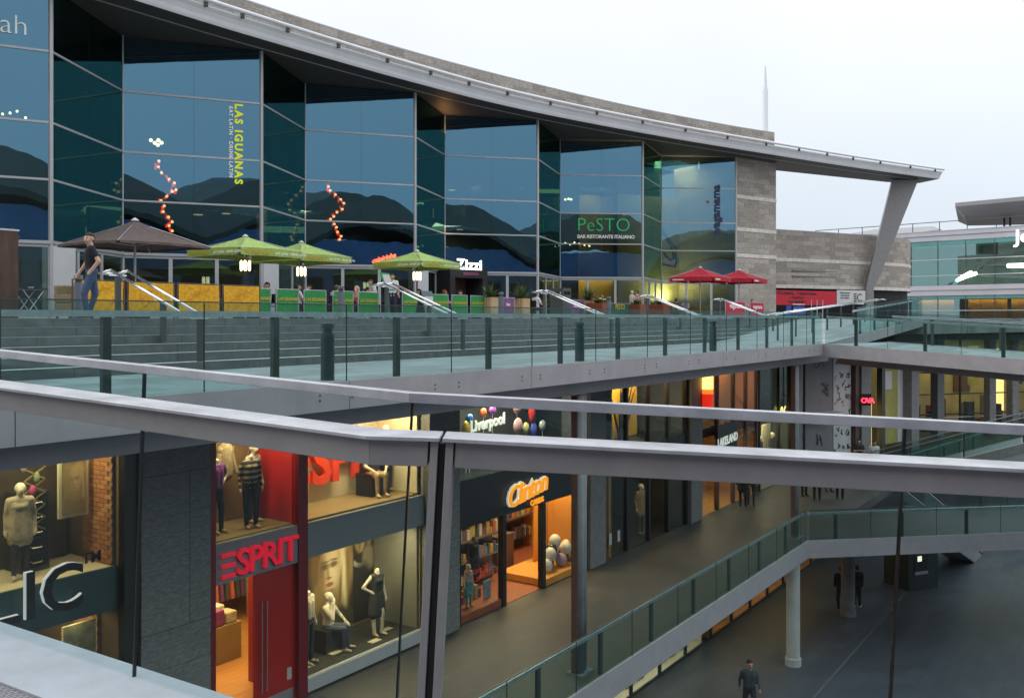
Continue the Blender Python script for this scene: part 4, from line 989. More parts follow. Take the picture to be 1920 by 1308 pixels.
m_edge_glow = M('glowing_letter_edge', (.8, .8, .8), .5, var=.03, emit=(1, 1, 1), es=.4)  # slight emission added so the shaded edges read bright white
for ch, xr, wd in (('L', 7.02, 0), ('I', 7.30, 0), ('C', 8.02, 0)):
    MB().text(ch, (xr - .02, 13.52, -4.39), (1, 0, 0), (0, 0, 1), .98, .05, 'RIGHT', offset=.012).build('letter_edge', m_edge_glow, lt)
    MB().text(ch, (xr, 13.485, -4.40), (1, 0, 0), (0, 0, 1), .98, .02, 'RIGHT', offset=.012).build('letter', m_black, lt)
MB().text('TM', (7.98, 13.5, -3.78), (1, 0, 0), (0, 0, 1), .23, .02, offset=.006).build('trade_mark', m_black, lt)
# contents
mm = dict(top=cloth((.42, .36, .25)), leg=cloth((.05, .045, .05)), hair=m_mann, shoe=m_mann, skin=m_mann, lip=m_mann)
me_card = figure_mesh('', body_prims(head=True, hair=None, female=True, sleeves='long', coat=True, lk=(0, .1)), mm, .022)
person('pale mannequin in a long beige cardigan in the brick-walled window', (7.42, 14.25, -3.99), (-.4, -.9), 0, 0, name='mannequin', cat='mannequin', mesh=me_card, scale=.86)
ch_ = thing('drawer_chest', 'dark chest of drawers with brass handles behind the beige cardigan mannequin', 'chest', (8.0, 14.7, -4.0))
bx('carcass', m_darkfl, ch_, 7.55, 8.02, 14.5, 14.95, -3.995, -2.75)
for k in range(5):
    z = -3.93 + k * .235; dr = bx('drawer', m_blackmat, ch_, 7.58, 7.99, 14.475, 14.499, z, z + .2)
    MB().path([(7.70, 14.475, z + .1), (7.72, 14.44, z + .08), (7.86, 14.44, z + .08), (7.88, 14.475, z + .1)], .012, 6).build('handle', m_chrome, dr)
pf = thing('framed_portrait', 'pale framed sepia portrait hanging in the brick-walled window', 'picture', (8.3, 14.3, -3.2))
MB().box(8.05, 8.55, 14.28, 14.33, -3.2, -2.15).build('frame', M('cream_frame', (.60, .56, .38), .5), pf)
SEP = [(a, b, c, d, e_, f, tuple(.35 * x + .65 * y for x, y in zip(g, (.42, .32, .15))), h) for a, b, c, d, e_, f, g, h in FACE]
bx('print', soft_print('sepia_print', (8.06, -3.10), .50, (.20, .145, .07), SEP), pf, 8.10, 8.50, 14.27, 14.279, -3.15, -2.20)
tr = thing('trellis_rack', 'folding wooden trellis rack hung with scarves behind the mannequin', 'rack', (7.7, 14.6, -3.4))
for k in range(7):
    for dx in (.34, -.34):
        MB().bar((7.6 - dx / 2 + .15, 14.44, -3.35 + k * .2), (7.6 + dx / 2 + .15, 14.44 + .01 * (dx > 0), -3.15 + k * .2), .012, .022).build('slat', m_tan, tr)
for k in range(6):
    c = [(.5, .06, .10), (.30, .29, .33), (.45, .05, .18), (.2, .25, .12), (.5, .45, .38), (.12, .1, .2)][k]
    MB().ball((7.55 + .07 * (k % 4), 14.40, -3.1 + .2 * k), (.05, .03, .09), 6, 8).build('scarf', cloth(c), tr, smooth=True)
tb = thing('display_table', 'gold-framed glass display table on the brick-walled shop floor', 'table', (7.2, 14.6, ZF))
for x in (6.5, 7.9):
    for y in (14.2, 15.1): bx('leg', m_tan, tb, x - .03, x + .03, y - .03, y + .03, ZF + .01, -6.3)
MB().box(6.45, 7.95, 14.15, 15.15, -6.295, -6.25).build('table_top', m_wood, tb); MB().box(6.45, 7.95, 14.14, 14.149, -6.42, -6.25).build('rim', m_tan, tb)
MB().box(8.05, 8.6, 14.15, 14.2, -7.3, -4.9).build('patterned_banner', M('patterned_print', (.34, .31, .16), .7, 0, .55, 5), label='tall floral patterned banner beside the lower brick wall', cat='banner')

# ---- B: red-framed shop
sb = thing('red_framed_shop', 'two-storey fashion shop framed in dark red with a grey fascia', 'shop', (13.3, T0, ZF))
shell(sb, 10.45, 16.25, 21.0, ZF, -4.72, m_wood, m_tan, m_black, m_tan)
bx('upper_back_wall', m_tan, sb, 10.45, 12.46, 15.05, 15.15, -4.0, ZT); bx('upper_back_wall', m_creamw, sb, 12.72, 16.25, 15.0, 15.1, -4.0, ZT)
bx('display_floor', m_tan, sb, 10.45, 16.25, T0 + .1, 15.0, -4.06, -4.0); bx('upper_side_wall', m_creamw, sb, 16.2, 16.25, T0 + .1, 15.0, -3.99, ZT - .01)
bx('upper_side_wall', m_red, sb, 12.47, 12.70, T0 + .12, 15.04, -3.99, ZT - .01); bx('upper_side_wall', m_redd, sb, 10.35, 10.44, T0 + .12, 15.04, -3.99, ZT - .01)
bx('jamb', m_redd, sb, 10.35, 10.52, T0 - .08, T0 + .1, ZF, ZT); bx('jamb', m_redd, sb, 12.46, 12.70, T0 - .08, T0 + .1, ZF, ZT)
bx('fascia_panel', m_band, sb, 10.53, 12.45, T0 - .06, T0 + .08, -4.74, -4.02); bx('fascia_panel', m_band, sb, 12.71, 16.30, T0 - .03, T0 + .08, -4.72, -4.04)
bx('pane', m_clear, sb, 10.53, 12.45, T0 + .02, T0 + .032, -4.0, ZT); 
for a_, b_ in ((12.72, 14.5), (14.5, 16.28)):
    bx('pane', m_clear, sb, a_ + .004, b_ - .004, T0 + .02, T0 + .032, -4.03, ZT); bx('pane', m_clear, sb, a_ + .004, b_ - .004, T0 + .02, T0 + .032, -7.09, -4.73)
bx('sill', m_sill, sb, 12.71, 16.30, T0 - .06, T0 + .08, -7.36, -7.10)
bx('window_floor', m_darkfl, sb, 12.71, 16.25, T0 + .09, 15.1, -7.3, -7.09); bx('window_back', m_greyw, sb, 12.71, 16.25, 15.12, 15.2, -7.08, -4.73); bx('window_side', m_greyw, sb, 16.18, 16.24, T0 + .09, 15.1, -7.08, -4.73)
bx('window_side', m_redd, sb, 12.5, 12.69, T0 + .11, 15.1, ZF + .01, -4.73)
for x, y in ((13.0, 14.0), (13.9, 14.1), (14.9, 13.9), (15.6, 14.2), (14.3, 14.6)): bx('floor_tile', m_creamw, sb, x, x + .3, y, y + .16, -7.089, -7.08)
dr = bx('door', m_red, sb, 11.46, 12.44, T0 + .02, T0 + .06, -7.38, -4.76)
for x in (11.60, 11.72): MB().tube((x, T0 - .03, -7.0), (x, T0 - .03, -5.3), .014, n=8).build('door_handle', m_chrome, dr)
bx('kick_plate', m_steel, dr, 11.5, 12.40, T0 + .012, T0 + .019, -7.36, -7.16); bx('notice', m_whitewall, dr, 12.25, 12.36, T0 + .014, T0 + .018, -6.98, -6.75)
m_signred = M('red_sign_letter', (.75, .02, .05), .35, 0, .03, emit=(1, .01, .04), es=.45); m_signside = M('sign_letter_side', (.22, .006, .02), .5)
eg = thing('shop_sign', 'red raised letters on the grey panel over the shop entrance', 'sign', (11.5, T0 - .1, -4.6))
yl = T0 - .115
for dz in (0, .19, .38): bx('letter_bar', m_signred, eg, 10.63, 10.92, yl - .01, yl + .05, -4.645 + dz, -4.585 + dz)
MB().text('SPRIT', (10.955, yl + .02, -4.645), (1, 0, 0), (0, 0, 1), .665, .06, offset=.006, space=.90).build('lettering', m_signred, eg)
MB().text('SPRIT', (10.965, yl + .045, -4.665), (1, 0, 0), (0, 0, 1), .665, .03, offset=.012, space=.90).build('letter_side_box', m_signside, eg)  # darker, slightly larger letters set behind give the raised letters their sides
eg2 = thing('shop_sign', 'giant red letters mounted on the cream wall of the upper window', 'sign', (14.6, 14.9, -3.6))
m_bigred = M('giant_red_letter', (.78, .06, .015), .4, 0, .05)
for dz in (0, .37, .74): bx('letter_bar', m_bigred, eg2, 13.15, 13.92, 14.80, 14.90, -3.55 + dz, -3.39 + dz)
MB().text('SPRIT', (13.97, 14.85, -3.58), (1, 0, 0), (0, 0, 1), 1.30, .10, offset=.03, space=.95).build('lettering', m_bigred, eg2)
area('display_light', (11.5, 14.1, -1.72), 1.6, 60, WARM, .4); area('display_light', (14.6, 14.0, -1.72), 3.0, 165, (1, .74, .40), .35)
area('window_light', (14.4, 13.95, -4.78), 3.0, 95, (1, .76, .42), .35); area('shop_light', (12.5, 16.5, -4.8), 3.5, 300, AMB, 3.0)
for x in (13.2, 14.2, 15.2): spot(sb, x, 13.95, -1.70)
for x in (13.4, 14.8, 15.9): spot(sb, x, 13.9, -4.78)
def striped(c1, c2, n=9):
    m = M('striped_cloth', c1, .8); t = m.node_tree; g = t.nodes.new('ShaderNodeNewGeometry'); w = t.nodes.new('ShaderNodeTexWave'); w.bands_direction = 'Z'; w.inputs['Scale'].default_value = n / 3.14; w.inputs['Distortion'].default_value = .4
    t.links.new(g.outputs['Position'], w.inputs['Vector']); r = t.nodes.new('ShaderNodeValToRGB'); r.color_ramp.interpolation = 'CONSTANT'; r.color_ramp.elements[0].color = c1 + (1,); r.color_ramp.elements[1].color = c2 + (1,); r.color_ramp.elements[1].position = .6
    t.links.new(w.outputs['Fac'], r.inputs[0]); t.links.new(r.outputs[0], t.nodes['Principled BSDF'].inputs['Base Color']); return m
def mannequin(label, loc, face, top, leg, scale=.9, shell_m=None, **k):
    mt = dict(top=cloth(top) if isinstance(top, tuple) else top, leg=cloth(leg), hair=m_mann, shoe=cloth((.5, .42, .3)), skin=shell_m or m_mann, lip=m_mann)
    return person(label, loc, face, 0, 0, name='mannequin', cat='mannequin', mesh=figure_mesh('', body_prims(**k), mt, .02), scale=scale)
mannequin('mannequin in a purple top and dark jeans above the shop entrance', (11.05, 14.25, -3.995), (.2, -1), (.16, .03, .20), (.02, .025, .04), .88, head=False, larm='hip', sleeves='short', lk=(.1, -.1))
mannequin('mannequin in a striped dark jacket above the shop entrance', (11.72, 14.1, -3.995), (-.2, -1), striped((.03, .028, .022), (.40, .34, .22)), (.015, .02, .035), .88, head=False, sleeves='long', rarm='down', lk=(.12, -.05))
mannequin('white-hooded mannequin in a purple vest above the shop entrance', (12.08, 14.45, -3.995), (.1, -1), (.46, .40, .36), (.02, .025, .04), .9, head=True, hair=None, female=True, sleeves='none')
for k, (ox, oz) in enumerate(((11.72, -3.02), (11.72, -2.86))): pass
sh_ = MB(); capsule(sh_, (11.55, 14.75, -2.55), (11.75, 14.75, -2.55), .09, .09); capsule(sh_, (11.65, 14.75, -2.55), (11.65, 14.78, -3.0), .15, .18); capsule(sh_, (11.53, 14.75, -2.58), (11.42, 14.72, -3.0), .06, .05); capsule(sh_, (11.77, 14.75, -2.58), (11.88, 14.72, -3.0), .06, .05)
sh_.tube((11.65, 14.75, -2.45), (11.65, 14.75, ZT), .006, n=6)
sh_.build('hanging_shirt', cloth((.42, .33, .20)), label='beige shirt hanging on a wire behind the striped jacket', cat='shirt', smooth=True)
cube = bx('plinth', m_black, None, 15.25, 15.85, 14.25, 14.75, -3.995, -3.5); tag(cube, 'black plinth under the seated mannequin in the upper window', 'plinth')
mannequin('seated mannequin in a dark shirt and khaki trousers on the black plinth', (15.5, 14.45, -3.98), (-.35, -1), (.035, .035, .03), (.36, .25, .12), .95, sit=True, head=True, hair=None, larm='knee', rarm='knee', lk=(.3, -.3))
mannequin('standing mannequin in dark clothes beside the seated one in the upper window', (15.98, 14.5, -3.995), (-.2, -1), (.03, .03, .035), (.02, .02, .025), .9, head=True, hair=None, sleeves='long', larm='hip')
mannequin('mannequin in a beige jacket beside the red jamb in the lower window', (13.28, 14.2, -7.088), (.3, -1), (.50, .42, .30), (.03, .035, .05), .95, head=False, sleeves='long', rarm='hip')
box2 = bx('plinth', m_darkfl, None, 13.85, 14.4, 14.25, 14.7, -7.088, -6.62); tag(box2, 'dark plinth under the seated mannequin in the lower window', 'plinth')
mannequin('seated mannequin in a white top and jeans in the lower window', (14.1, 14.45, -7.08), (.45, -1), (.60, .52, .38), (.08, .10, .14), .97, sit=True, head=True, hair=None, female=True, larm='knee', rarm='chin', sleeves='long')
mannequin('mannequin in a black top and short dark skirt in the lower window', (15.35, 14.2, -7.088), (-.1, -1), (.03, .03, .03), (.035, .035, .04), .95, head=False, female=True, sleeves='none', skirt=True, trousers='none', larm='down', rarm='hip', lk=(.15, -.1))
# portrait poster: flat print built as thin layers of ink
po = thing('portrait_poster', 'huge sepia poster of a blonde face in the lower shop window', 'poster', (14.7, 15.05, -6.0))
ox, oz = 14.05, -7.0; W_, H_ = 1.45, 2.2
bx('sheet', soft_print('portrait_print', (14.05, -7.0), 1.45, (.05, .035, .018), FACE), po, 14.05, 15.50, 15.06, 15.07, -7.0, -4.76)
po2 = thing('couple_poster', 'dark poster of two heads beside the blonde face poster', 'poster', (15.8, 15.05, -6.0))
PAIR = [(.30, 2.75, .26, .36, 0, .3, (.40, .28, .12), 1), (.34, 2.65, .17, .27, 0, .2, (.52, .37, .19), 1), (.28, 2.62, .06, .2, 0, .7, (.2, .12, .05), .8), (.32, 2.70, .12, .03, 0, .6, (.10, .06, .03), .9), (.76, 2.85, .20, .28, 0, .3, (.10, .07, .03), 1), (.76, 2.78, .13, .2, 0, .2, (.40, .27, .14), 1),
        (.3, 2.0, .34, .16, .2, .2, (.48, .44, .36), 1), (.3, 2.12, .25, .12, .2, .2, (.03, .027, .02), 1), (.72, 2.1, .3, .5, 0, .3, (.30, .25, .16), 1), (.4, 1.2, .5, .8, 0, .3, (.035, .03, .025), 1)]
bx('sheet', soft_print('couple_print', (15.51, -7.0), .66, (.025, .022, .017), PAIR), po2, 15.51, 16.17, 15.06, 15.07, -7.0, -4.76)
# stacked clothes table just inside the entrance
ct = thing('clothes_table', 'display table stacked with folded clothes inside the red-framed shop', 'table', (12.4, 16.6, ZF))
bx('carcass', m_tan, ct, 11.9, 13.3, 16.3, 17.2, ZF + .01, -6.6)
for k in range(8):
    c = [(.22, .05, .14), (.36, .33, .28), (.16, .03, .15), (.30, .26, .20), (.06, .06, .08), (.34, .05, .12), (.22, .24, .10), (.4, .38, .34)][k]
    bx('folded_stack', cloth(c), ct, 11.95 + (k % 4) * .33, 12.23 + (k % 4) * .33, 16.33 + .42 * (k // 4), 16.68 + .42 * (k // 4), -6.595, -6.35 + .05 * (k % 3), bevel=.03)
bx('price_board', m_wood, ct, 11.95, 12.5, 16.27, 16.29, -6.9, -6.62)

cr = thing('clothes_rail', 'rail of hanging clothes at the back of the red-framed shop', 'clothes rail', (13.6, 18.4, ZF))
MB().tube((12.6, 18.4, -5.75), (15.2, 18.4, -5.75), .02, n=8).build('bar', m_chrome, cr)
for x in (12.6, 15.2): MB().tube((x, 18.4, ZF + .01), (x, 18.4, -5.75), .02, n=8).build('upright', m_chrome, cr)
for k in range(16):
    x = 12.72 + k * .155; c = random.choice(((.30, .03, .10), (.05, .05, .07), (.35, .32, .28), (.12, .04, .16), (.20, .22, .12), (.40, .10, .06)))
    MB().hexa([(x - .045, 18.15, -6.75), (x + .045, 18.15, -6.75), (x + .045, 18.65, -6.75), (x - .045, 18.65, -6.75), (x - .02, 18.22, -5.80), (x + .02, 18.22, -5.80), (x + .02, 18.58, -5.80), (x - .02, 18.58, -5.80)]).build('garment', cloth(c), cr)
# ---- C: card shop
scd = thing('card_shop', 'card shop with navy fascia and an orange-lit window beside its open door', 'shop', (20.5, T0, ZF))
shell(scd, 17.6, 25.3, 19.5, ZF, -4.0, m_redfl, m_orangew, m_black, m_orangew)
bx('fascia_panel', m_navy, scd, 17.5, 23.7, T0 - .05, T0 + .08, -5.06, -3.92)
bx('upper_floor', m_navy, scd, 17.5, 23.7, T0 + .09, 16.0, -3.98, -3.92); bx('upper_back_wall', M('upper_dark_wall', (.05, .045, .04), .7), scd, 17.5, 23.7, 15.4, 15.5, -3.91, ZT)
for k in range(3): bx('pane', m_clear, scd, 17.5 + k * 2.07 + .008, 19.57 + k * 2.07 - .008, T0, T0 + .012, -3.91, ZT)
for x in (17.50, 19.42, 21.32, 23.55): bx('door_post', m_black, scd, x, x + .16, T0 - .06, T0 + .10, ZF, -5.07)
bx('pane', m_clear, scd, 17.67, 19.41, T0, T0 + .012, -7.2, -5.07); bx('pane', m_clear, scd, 21.49, 23.54, T0, T0 + .012, -7.2, -5.07)
bx('window_floor', m_redfl, scd, 17.66, 19.42, T0 - .02, 15.0, -7.38, -7.2); bx('window_floor', m_orangew, scd, 21.49, 23.55, T0 - .02, 15.2, -7.38, -7.2)
bx('window_back', m_orangew, scd, 22.9, 25.28, 14.9, 14.95, -7.19, -4.02)
bx('window_side', m_orangew, scd, 23.62, 23.735, T0 + .11, 14.88, -7.19, -5.08)
bx('counter', m_brownp, scd, 22.0, 22.85, 15.6, 16.1, ZF + .01, -6.4)
for z in (-6.6, -6.05, -5.5): bx('shelf', m_brownp, scd, 18.6, 21.5, 15.05, 15.4, z, z + .04)
bx('shelf_back', m_darkfl, scd, 18.6, 21.5, 15.42, 15.45, ZF + .01, -4.9)
bx('shelf', m_brownp, scd, 21.9, 25.2, 16.4, 16.8, -6.35, -6.3); bx('shelf', m_brownp, scd, 21.9, 25.2, 16.4, 16.8, -5.7, -5.65); bx('shelf_back', m_darkfl, scd, 21.9, 25.2, 16.82, 16.86, ZF + .01, -4.9)
gc = [M('goods_%d' % i, c, .5, 0, .25, 9) for i, c in enumerate(((.55, .42, .18), (.5, .12, .06), (.55, .5, .4), (.06, .07, .09), (.5, .33, .08), (.12, .22, .34), (.24, .08, .16)))]
for (xa, xb, yy, zs) in ((18.65, 21.45, 15.08, (-7.19, -6.555, -6.005, -5.455, -5.10)), (17.75, 19.3, 14.15, (-7.195,)), (21.95, 25.15, 16.43, (-7.0, -6.295, -5.645))):
    for z in zs:
        g = MB(); x = xa
        while x < xb - .1:
            w = random.uniform(.06, .14); h = random.uniform(.14, .38); g.m = random.randrange(7); g.box(x, x + w, yy + random.uniform(0, .08), yy + .22, z + .002, z + h); x += w + random.uniform(.006, .03)
        g.build('goods', gc, scd, kind='stuff')
area('shop_light', (19.9, 14.5, -4.1), 2.4, 95, WARM, .9); area('shop_light', (23.2, 15.8, -4.1), 2.6, 120, WARM, .9); area('window_light', (23.2, 14.3, -4.15), 1.6, 140, AMB, .6); area('display_light', (20.2, 13.95, -1.72), 3.2, 190, (1, .85, .6), .3)
for x in (18.2, 19.2, 20.3): spot(scd, x, 13.9, -4.08) if x > 30 else spot(scd, x, 14.4, -1.72)
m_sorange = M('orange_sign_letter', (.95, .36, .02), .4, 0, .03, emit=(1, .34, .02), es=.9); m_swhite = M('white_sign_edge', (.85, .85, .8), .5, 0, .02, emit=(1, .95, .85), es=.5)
cs = thing('shop_sign', 'glowing orange slanted shop letters on the navy fascia', 'sign', (20.4, T0 - .1, -5.0))
MB().text('Clinton', (19.50, T0 - .10, -4.90), (1, 0, .13), (-.1, 0, 1), .74, .05, offset=.028, shear=.25, space=.86).build('letter_edge', m_swhite, cs)
MB().text('Clinton', (19.515, T0 - .15, -4.905), (1, 0, .13), (-.1, 0, 1), .74, .05, offset=.010, shear=.25, space=.86).build('lettering', m_sorange, cs)
MB().text('CARDS', (20.62, T0 - .12, -5.01), (1, 0, .06), (0, 0, 1), .20, .04, offset=.006).build('lettering', m_sorange, cs)
# upper window: city name and foil balloons
lv = thing('window_lettering', 'white lettering above the card shop reading a city name', 'sign', (18.6, 14.2, -3.1))
MB().text('Liverpool', (18.70, 14.1, -2.88), (1, 0, .06), (0, 0, 1), .40, .03, offset=.014).build('lettering', m_swhite, lv)
m_bl = [M('foil_%d' % i, c, .25, .3, .1, 6) for i, c in enumerate(((.05, .18, .5), (.75, .18, .05), (.35, .10, .42), (.60, .45, .05), (.65, .38, .38), (.70, .04, .03), (.08, .1, .5), (.55, .5, .2), (.6, .6, .62)))]
for i, (x, z, rx, rz, mi, ds) in enumerate(((17.95, -2.55, .14, .13, 0, 'blue'), (18.55, -2.45, .12, .13, 1, 'orange'), (18.95, -2.42, .14, .12, 2, 'purple'), (17.8, -2.85, .13, .27, 3, 'long gold'), (20.1, -2.45, .15, .16, 4, 'square pink'), (20.15, -2.95, .21, .23, 4, 'round pink'), (20.85, -2.65, .14, .28, 5, 'red'), (20.95, -3.15, .15, .22, 6, 'blue and white'), (20.55, -3.05, .14, .17, 7, 'yellow'), (21.4, -3.05, .15, .16, 8, 'silver'))):
    x += .85; b_ = thing('balloon', ds + ' foil balloon hanging in the upper window over the card shop', 'balloon', (x, 14.2, z))
    MB().ball((x, 14.2, z), (rx, .08, rz), 8, 12).build('foil', m_bl[mi], b_, smooth=True)
    MB().tube((x, 14.2, z - rz), (x, 14.2, -3.92), .004, n=5).build('string', m_swhite, b_)
m_bal = [M('latex_white', (.72, .68, .62), .3), M('latex_black', (.02, .018, .02), .25), M('latex_lilac', (.5, .36, .46), .3)]
names_ = ['white', 'black', 'lilac']
for i, (x, z, k) in enumerate(((21.75, -7.0, 0), (22.0, -6.98, 1), (22.25, -7.0, 0), (22.55, -7.0, 2), (22.85, -6.97, 1), (23.15, -6.99, 0), (21.95, -6.72, 0), (22.2, -6.68, 1), (22.5, -6.70, 0), (22.8, -6.71, 0), (22.4, -6.45, 0), (23.3, -6.75, 0))):
    x += .4; b_ = thing('balloon', names_[k] + ' round balloon piled in the orange-lit window', 'balloon', (x, 14.05, z - .2), group=names_[k] + ' balloons in the orange-lit window')
    MB().ball((x, 14.0 + .12 * (i % 3), z), (.18, .18, .20), 8, 12).build('latex', m_bal[k], b_, smooth=True)
    MB().tube((x, 14.0 + .12 * (i % 3), z - .22), (x, 14.0 + .12 * (i % 3), z - .19), .025, .012, n=6).build('knot', m_bal[k], b_)
dp = thing('dress_poster', 'tall poster of a figure in a purple gown on the orange wall', 'poster', (24.0, 14.87, -7.0))
bx('sheet', m_creamw, dp, 23.70, 24.30, 14.87, 14.89, -7.0, -5.6)
bx('frame', m_tan, dp, 23.66, 24.34, 14.891, 14.898, -7.05, -5.55)
MB().slab((23.5, 14.866, -6.97), (1, 0, 0), (0, 0, 1), [(.3, .1), (.28, .45), (.4, .7), (.4, 1.0), (.5, 1.08), (.6, 1.0), (.58, .7), (.72, .4), (.74, .1)], .003).build('gown_print', M('gown_print', (.22, .10, .24), .6, 0, .3, 7), dp)
MB().slab((23.5, 14.864, -6.97), (1, 0, 0), (0, 0, 1), [(.5 + .1 * math.cos(a * .5), 1.18 + .10 * math.sin(a * .5)) for a in range(12)], .003).build('face_print', M('face_print2', (.5, .33, .22), .6), dp)
ww = thing('window_lettering', 'red slanted lettering stuck on the card shop window', 'sign', (18.6, T0 - .01, -6.4))
m_redv = M('red_vinyl', (.65, .02, .02), .5, 0, .05)
MB().text('Last Card...', (18.2, T0 - .012, -6.30), (1, 0, .04), (0, 0, 1), .19, .006, offset=.004).build('lettering', m_redv, ww)
MB().text('...at Clintons', (18.2, T0 - .012, -6.5), (1, 0, .04), (0, 0, 1), .21, .006, offset=.004).build('lettering', m_redv, ww)
# doll display in the window
dl = mannequin('doll with blonde curls in a floral gown in the card shop window', (18.42, 13.95, -7.198), (-.2, -1), (.55, .42, .36), (.10, .30, .28), .62, head=True, hair='long', female=True, skirt=True, sleeves='none')
bd = bx('window_card', M('card_print', (.32, .42, .52), .6, 0, .35, 6), None, 19.12, 19.42, 13.98, 14.0, -7.19, -6.75); tag(bd, 'pale blue picture card standing in the card shop window', 'card')
mannequin('dark dress form standing in the card shop window', (19.35, 14.5, -7.195), (0, -1), (.015, .015, .02), (.012, .012, .015), .95, head=False, sleeves='none', female=True, skirt=True, shell_m=m_black)

# ---- D: dark shop with gold-lit figures
sdk = thing('dark_shop', 'black-framed shop with gold-lit figures in a dim window', 'shop', (28, T0, ZF))
shell(sdk, 25.5, 31.0, 18.5, ZF, ZT, m_darkfl, m_dark_int, m_black)
bx('fascia_panel', m_black, sdk, 24.75, 31.05, T0 - .03, T0 + .08, -4.75, -4.15)
for x in (24.75, 26.3, 27.9, 29.4, 30.93): bx('door_post', m_black, sdk, x, x + .12, T0 - .05, T0 + .1, ZF, ZT)
for a_, b_ in ((24.88, 26.29), (26.43, 27.89), (29.53, 30.92)): bx('pane', m_clear, sdk, a_, b_, T0, T0 + .012, ZF + .03, -4.76); 
for a_, b_ in ((24.88, 26.29), (26.43, 27.89), (28.03, 29.39), (29.53, 30.92)): bx('pane', m_clear, sdk, a_, b_, T0, T0 + .012, -4.14, ZT)
bx('upper_floor', m_black, sdk, 24.8, 31.0, T0 + .09, 15.4, -4.25, -4.15)
bx('gold_backdrop', m_yellow, sdk, 26.6, 29.6, 14.9, 14.95, -4.1, -1.8)
for k in range(10):
    x = random.uniform(26.9, 29.4); MB().tube((28.1, 14.8, -4.14), (x, 14.8, random.uniform(-3.1, -2.0)), .05, .012, n=6).build('branch', m_black, sdk)
area('display_light', (28.1, 14.2, -1.75), 2.4, 130, AMB, .3); area('window_light', (27.8, 13.95, -4.8), 4, 22, AMB, .3)
for x in (25.6, 28.7):
    mannequin('gold-lit mannequin in the dark shop window by the ' + ('pale pillar' if x < 26 else 'open doorway'), (x, 14.3, ZF + .01), (-.3, -1), (.30, .20, .06), (.10, .07, .03), 1.0, head=True, hair=None, sleeves='long', coat=True)
for x in (25.2, 25.75):
    o = bx('notice', m_whitewall, None, x, x + .16, T0 - .02, T0 - .005, -7.0, -6.65); tag(o, 'small white notice stuck low on the dark shop glass', 'notice', 'notices on the dark shop glass')

# ---- E: shop with red lantern and black hanging sign
se = thing('lantern_shop', 'wood-fronted shop with shelves, beyond the dark shop', 'shop', (35.5, T0, ZF))
shell(se, 32.2, 38.4, 18.0, ZF, ZT, m_wood, m_green_int, m_black, m_orangew)
bx('mid_floor', m_brownp, se, 32.2, 38.4, T0 + .05, 16, -4.5, -4.15)
for x in (32.15, 33.9, 35.6, 37.0, 38.3): bx('door_post', m_brownp, se, x, x + .14, T0 - .05, T0 + .1, ZF, ZT)
for a_, b_ in ((32.3, 33.88), (34.06, 35.58), (35.76, 36.98), (37.16, 38.28)):
    bx('pane', m_clear, se, a_, b_, T0, T0 + .012, -4.1, ZT); bx('pane', m_clear, se, a_, b_, T0, T0 + .012, ZF + .03, -4.52)
bx('orange_panel', m_orangew, se, 35.8, 38.2, 14.6, 14.65, -4.1, -1.9)
for k in range(5): bx('shelf', m_creamw, se, 32.4, 35.0, 14.8, 15.2, -7.2 + k * .5, -7.16 + k * .5)
bx('shelf_back', m_yellow, se, 32.4, 35.0, 15.22, 15.26, ZF + .01, -4.9)
for k in range(5):
    g = MB(); x = 32.45
    while x < 34.9: w = random.uniform(.08, .2); g.m = random.randrange(7); g.box(x, x + w, 14.85, 15.1, -7.158 + k * .5, -7.158 + k * .5 + random.uniform(.15, .4)); x += w + .02
    g.build('goods', gc, se, kind='stuff')
area('shop_light', (34.5, 14.6, -4.6), 3.6, 110, WARM, .8); area('shop_light', (35.5, 14.2, -1.75), 4, 60, AMB, .6)
ln = thing('red_lantern', 'glowing red and amber lantern column hung in front of the wood-fronted shop', 'lantern', (32.5, 13.3, -3.4))
xl = S(1327, 13.3)
MB().lathe((xl, 13.3, -3.4), [(.20, 0), (.20, .62)], 14).build('red_shade', M('red_shade', (.7, .02, .01), .5, emit=(1, .03, .01), es=.7), ln)
MB().lathe((xl, 13.3, -2.77), [(.20, 0), (.20, .16)], 14).build('orange_shade', M('orange_shade', (.8, .2, .02), .5, emit=(1, .16, .02), es=1.6), ln)
MB().lathe((xl, 13.3, -2.60), [(.20, 0), (.20, .6)], 14).build('amber_shade', M('amber_shade', (.9, .5, .1), .5, emit=(1, .55, .12), es=3.2), ln)
MB().tube((xl, 13.3, -2.0), (xl, 13.3, -1.62), .02, n=6).build('hanger', m_darkpost, ln)
hs = thing('hanging_sign', 'black hanging sign with pale lit letters outside the wood-fronted shop', 'sign', (35.0, 12.9, -4.9))
xa, xb = S(1345, 13.2), S(1381, 13.2)
bx('board', m_black, hs, xa, xb, 13.18, 13.26, -5.35, -4.0); MB().text('LAKELAND', ((xa + xb) / 2, 13.17, -4.78), (1, 0, .05), (0, 0, 1), .44, .02, 'CENTER', offset=.012, space=.9).build('lettering', m_swhite, hs)
for x in (xa + .3, xb - .3): bx('bracket', m_darkpost, hs, x, x + .05, 13.262, T0 - .06, -4.1, -4.05)
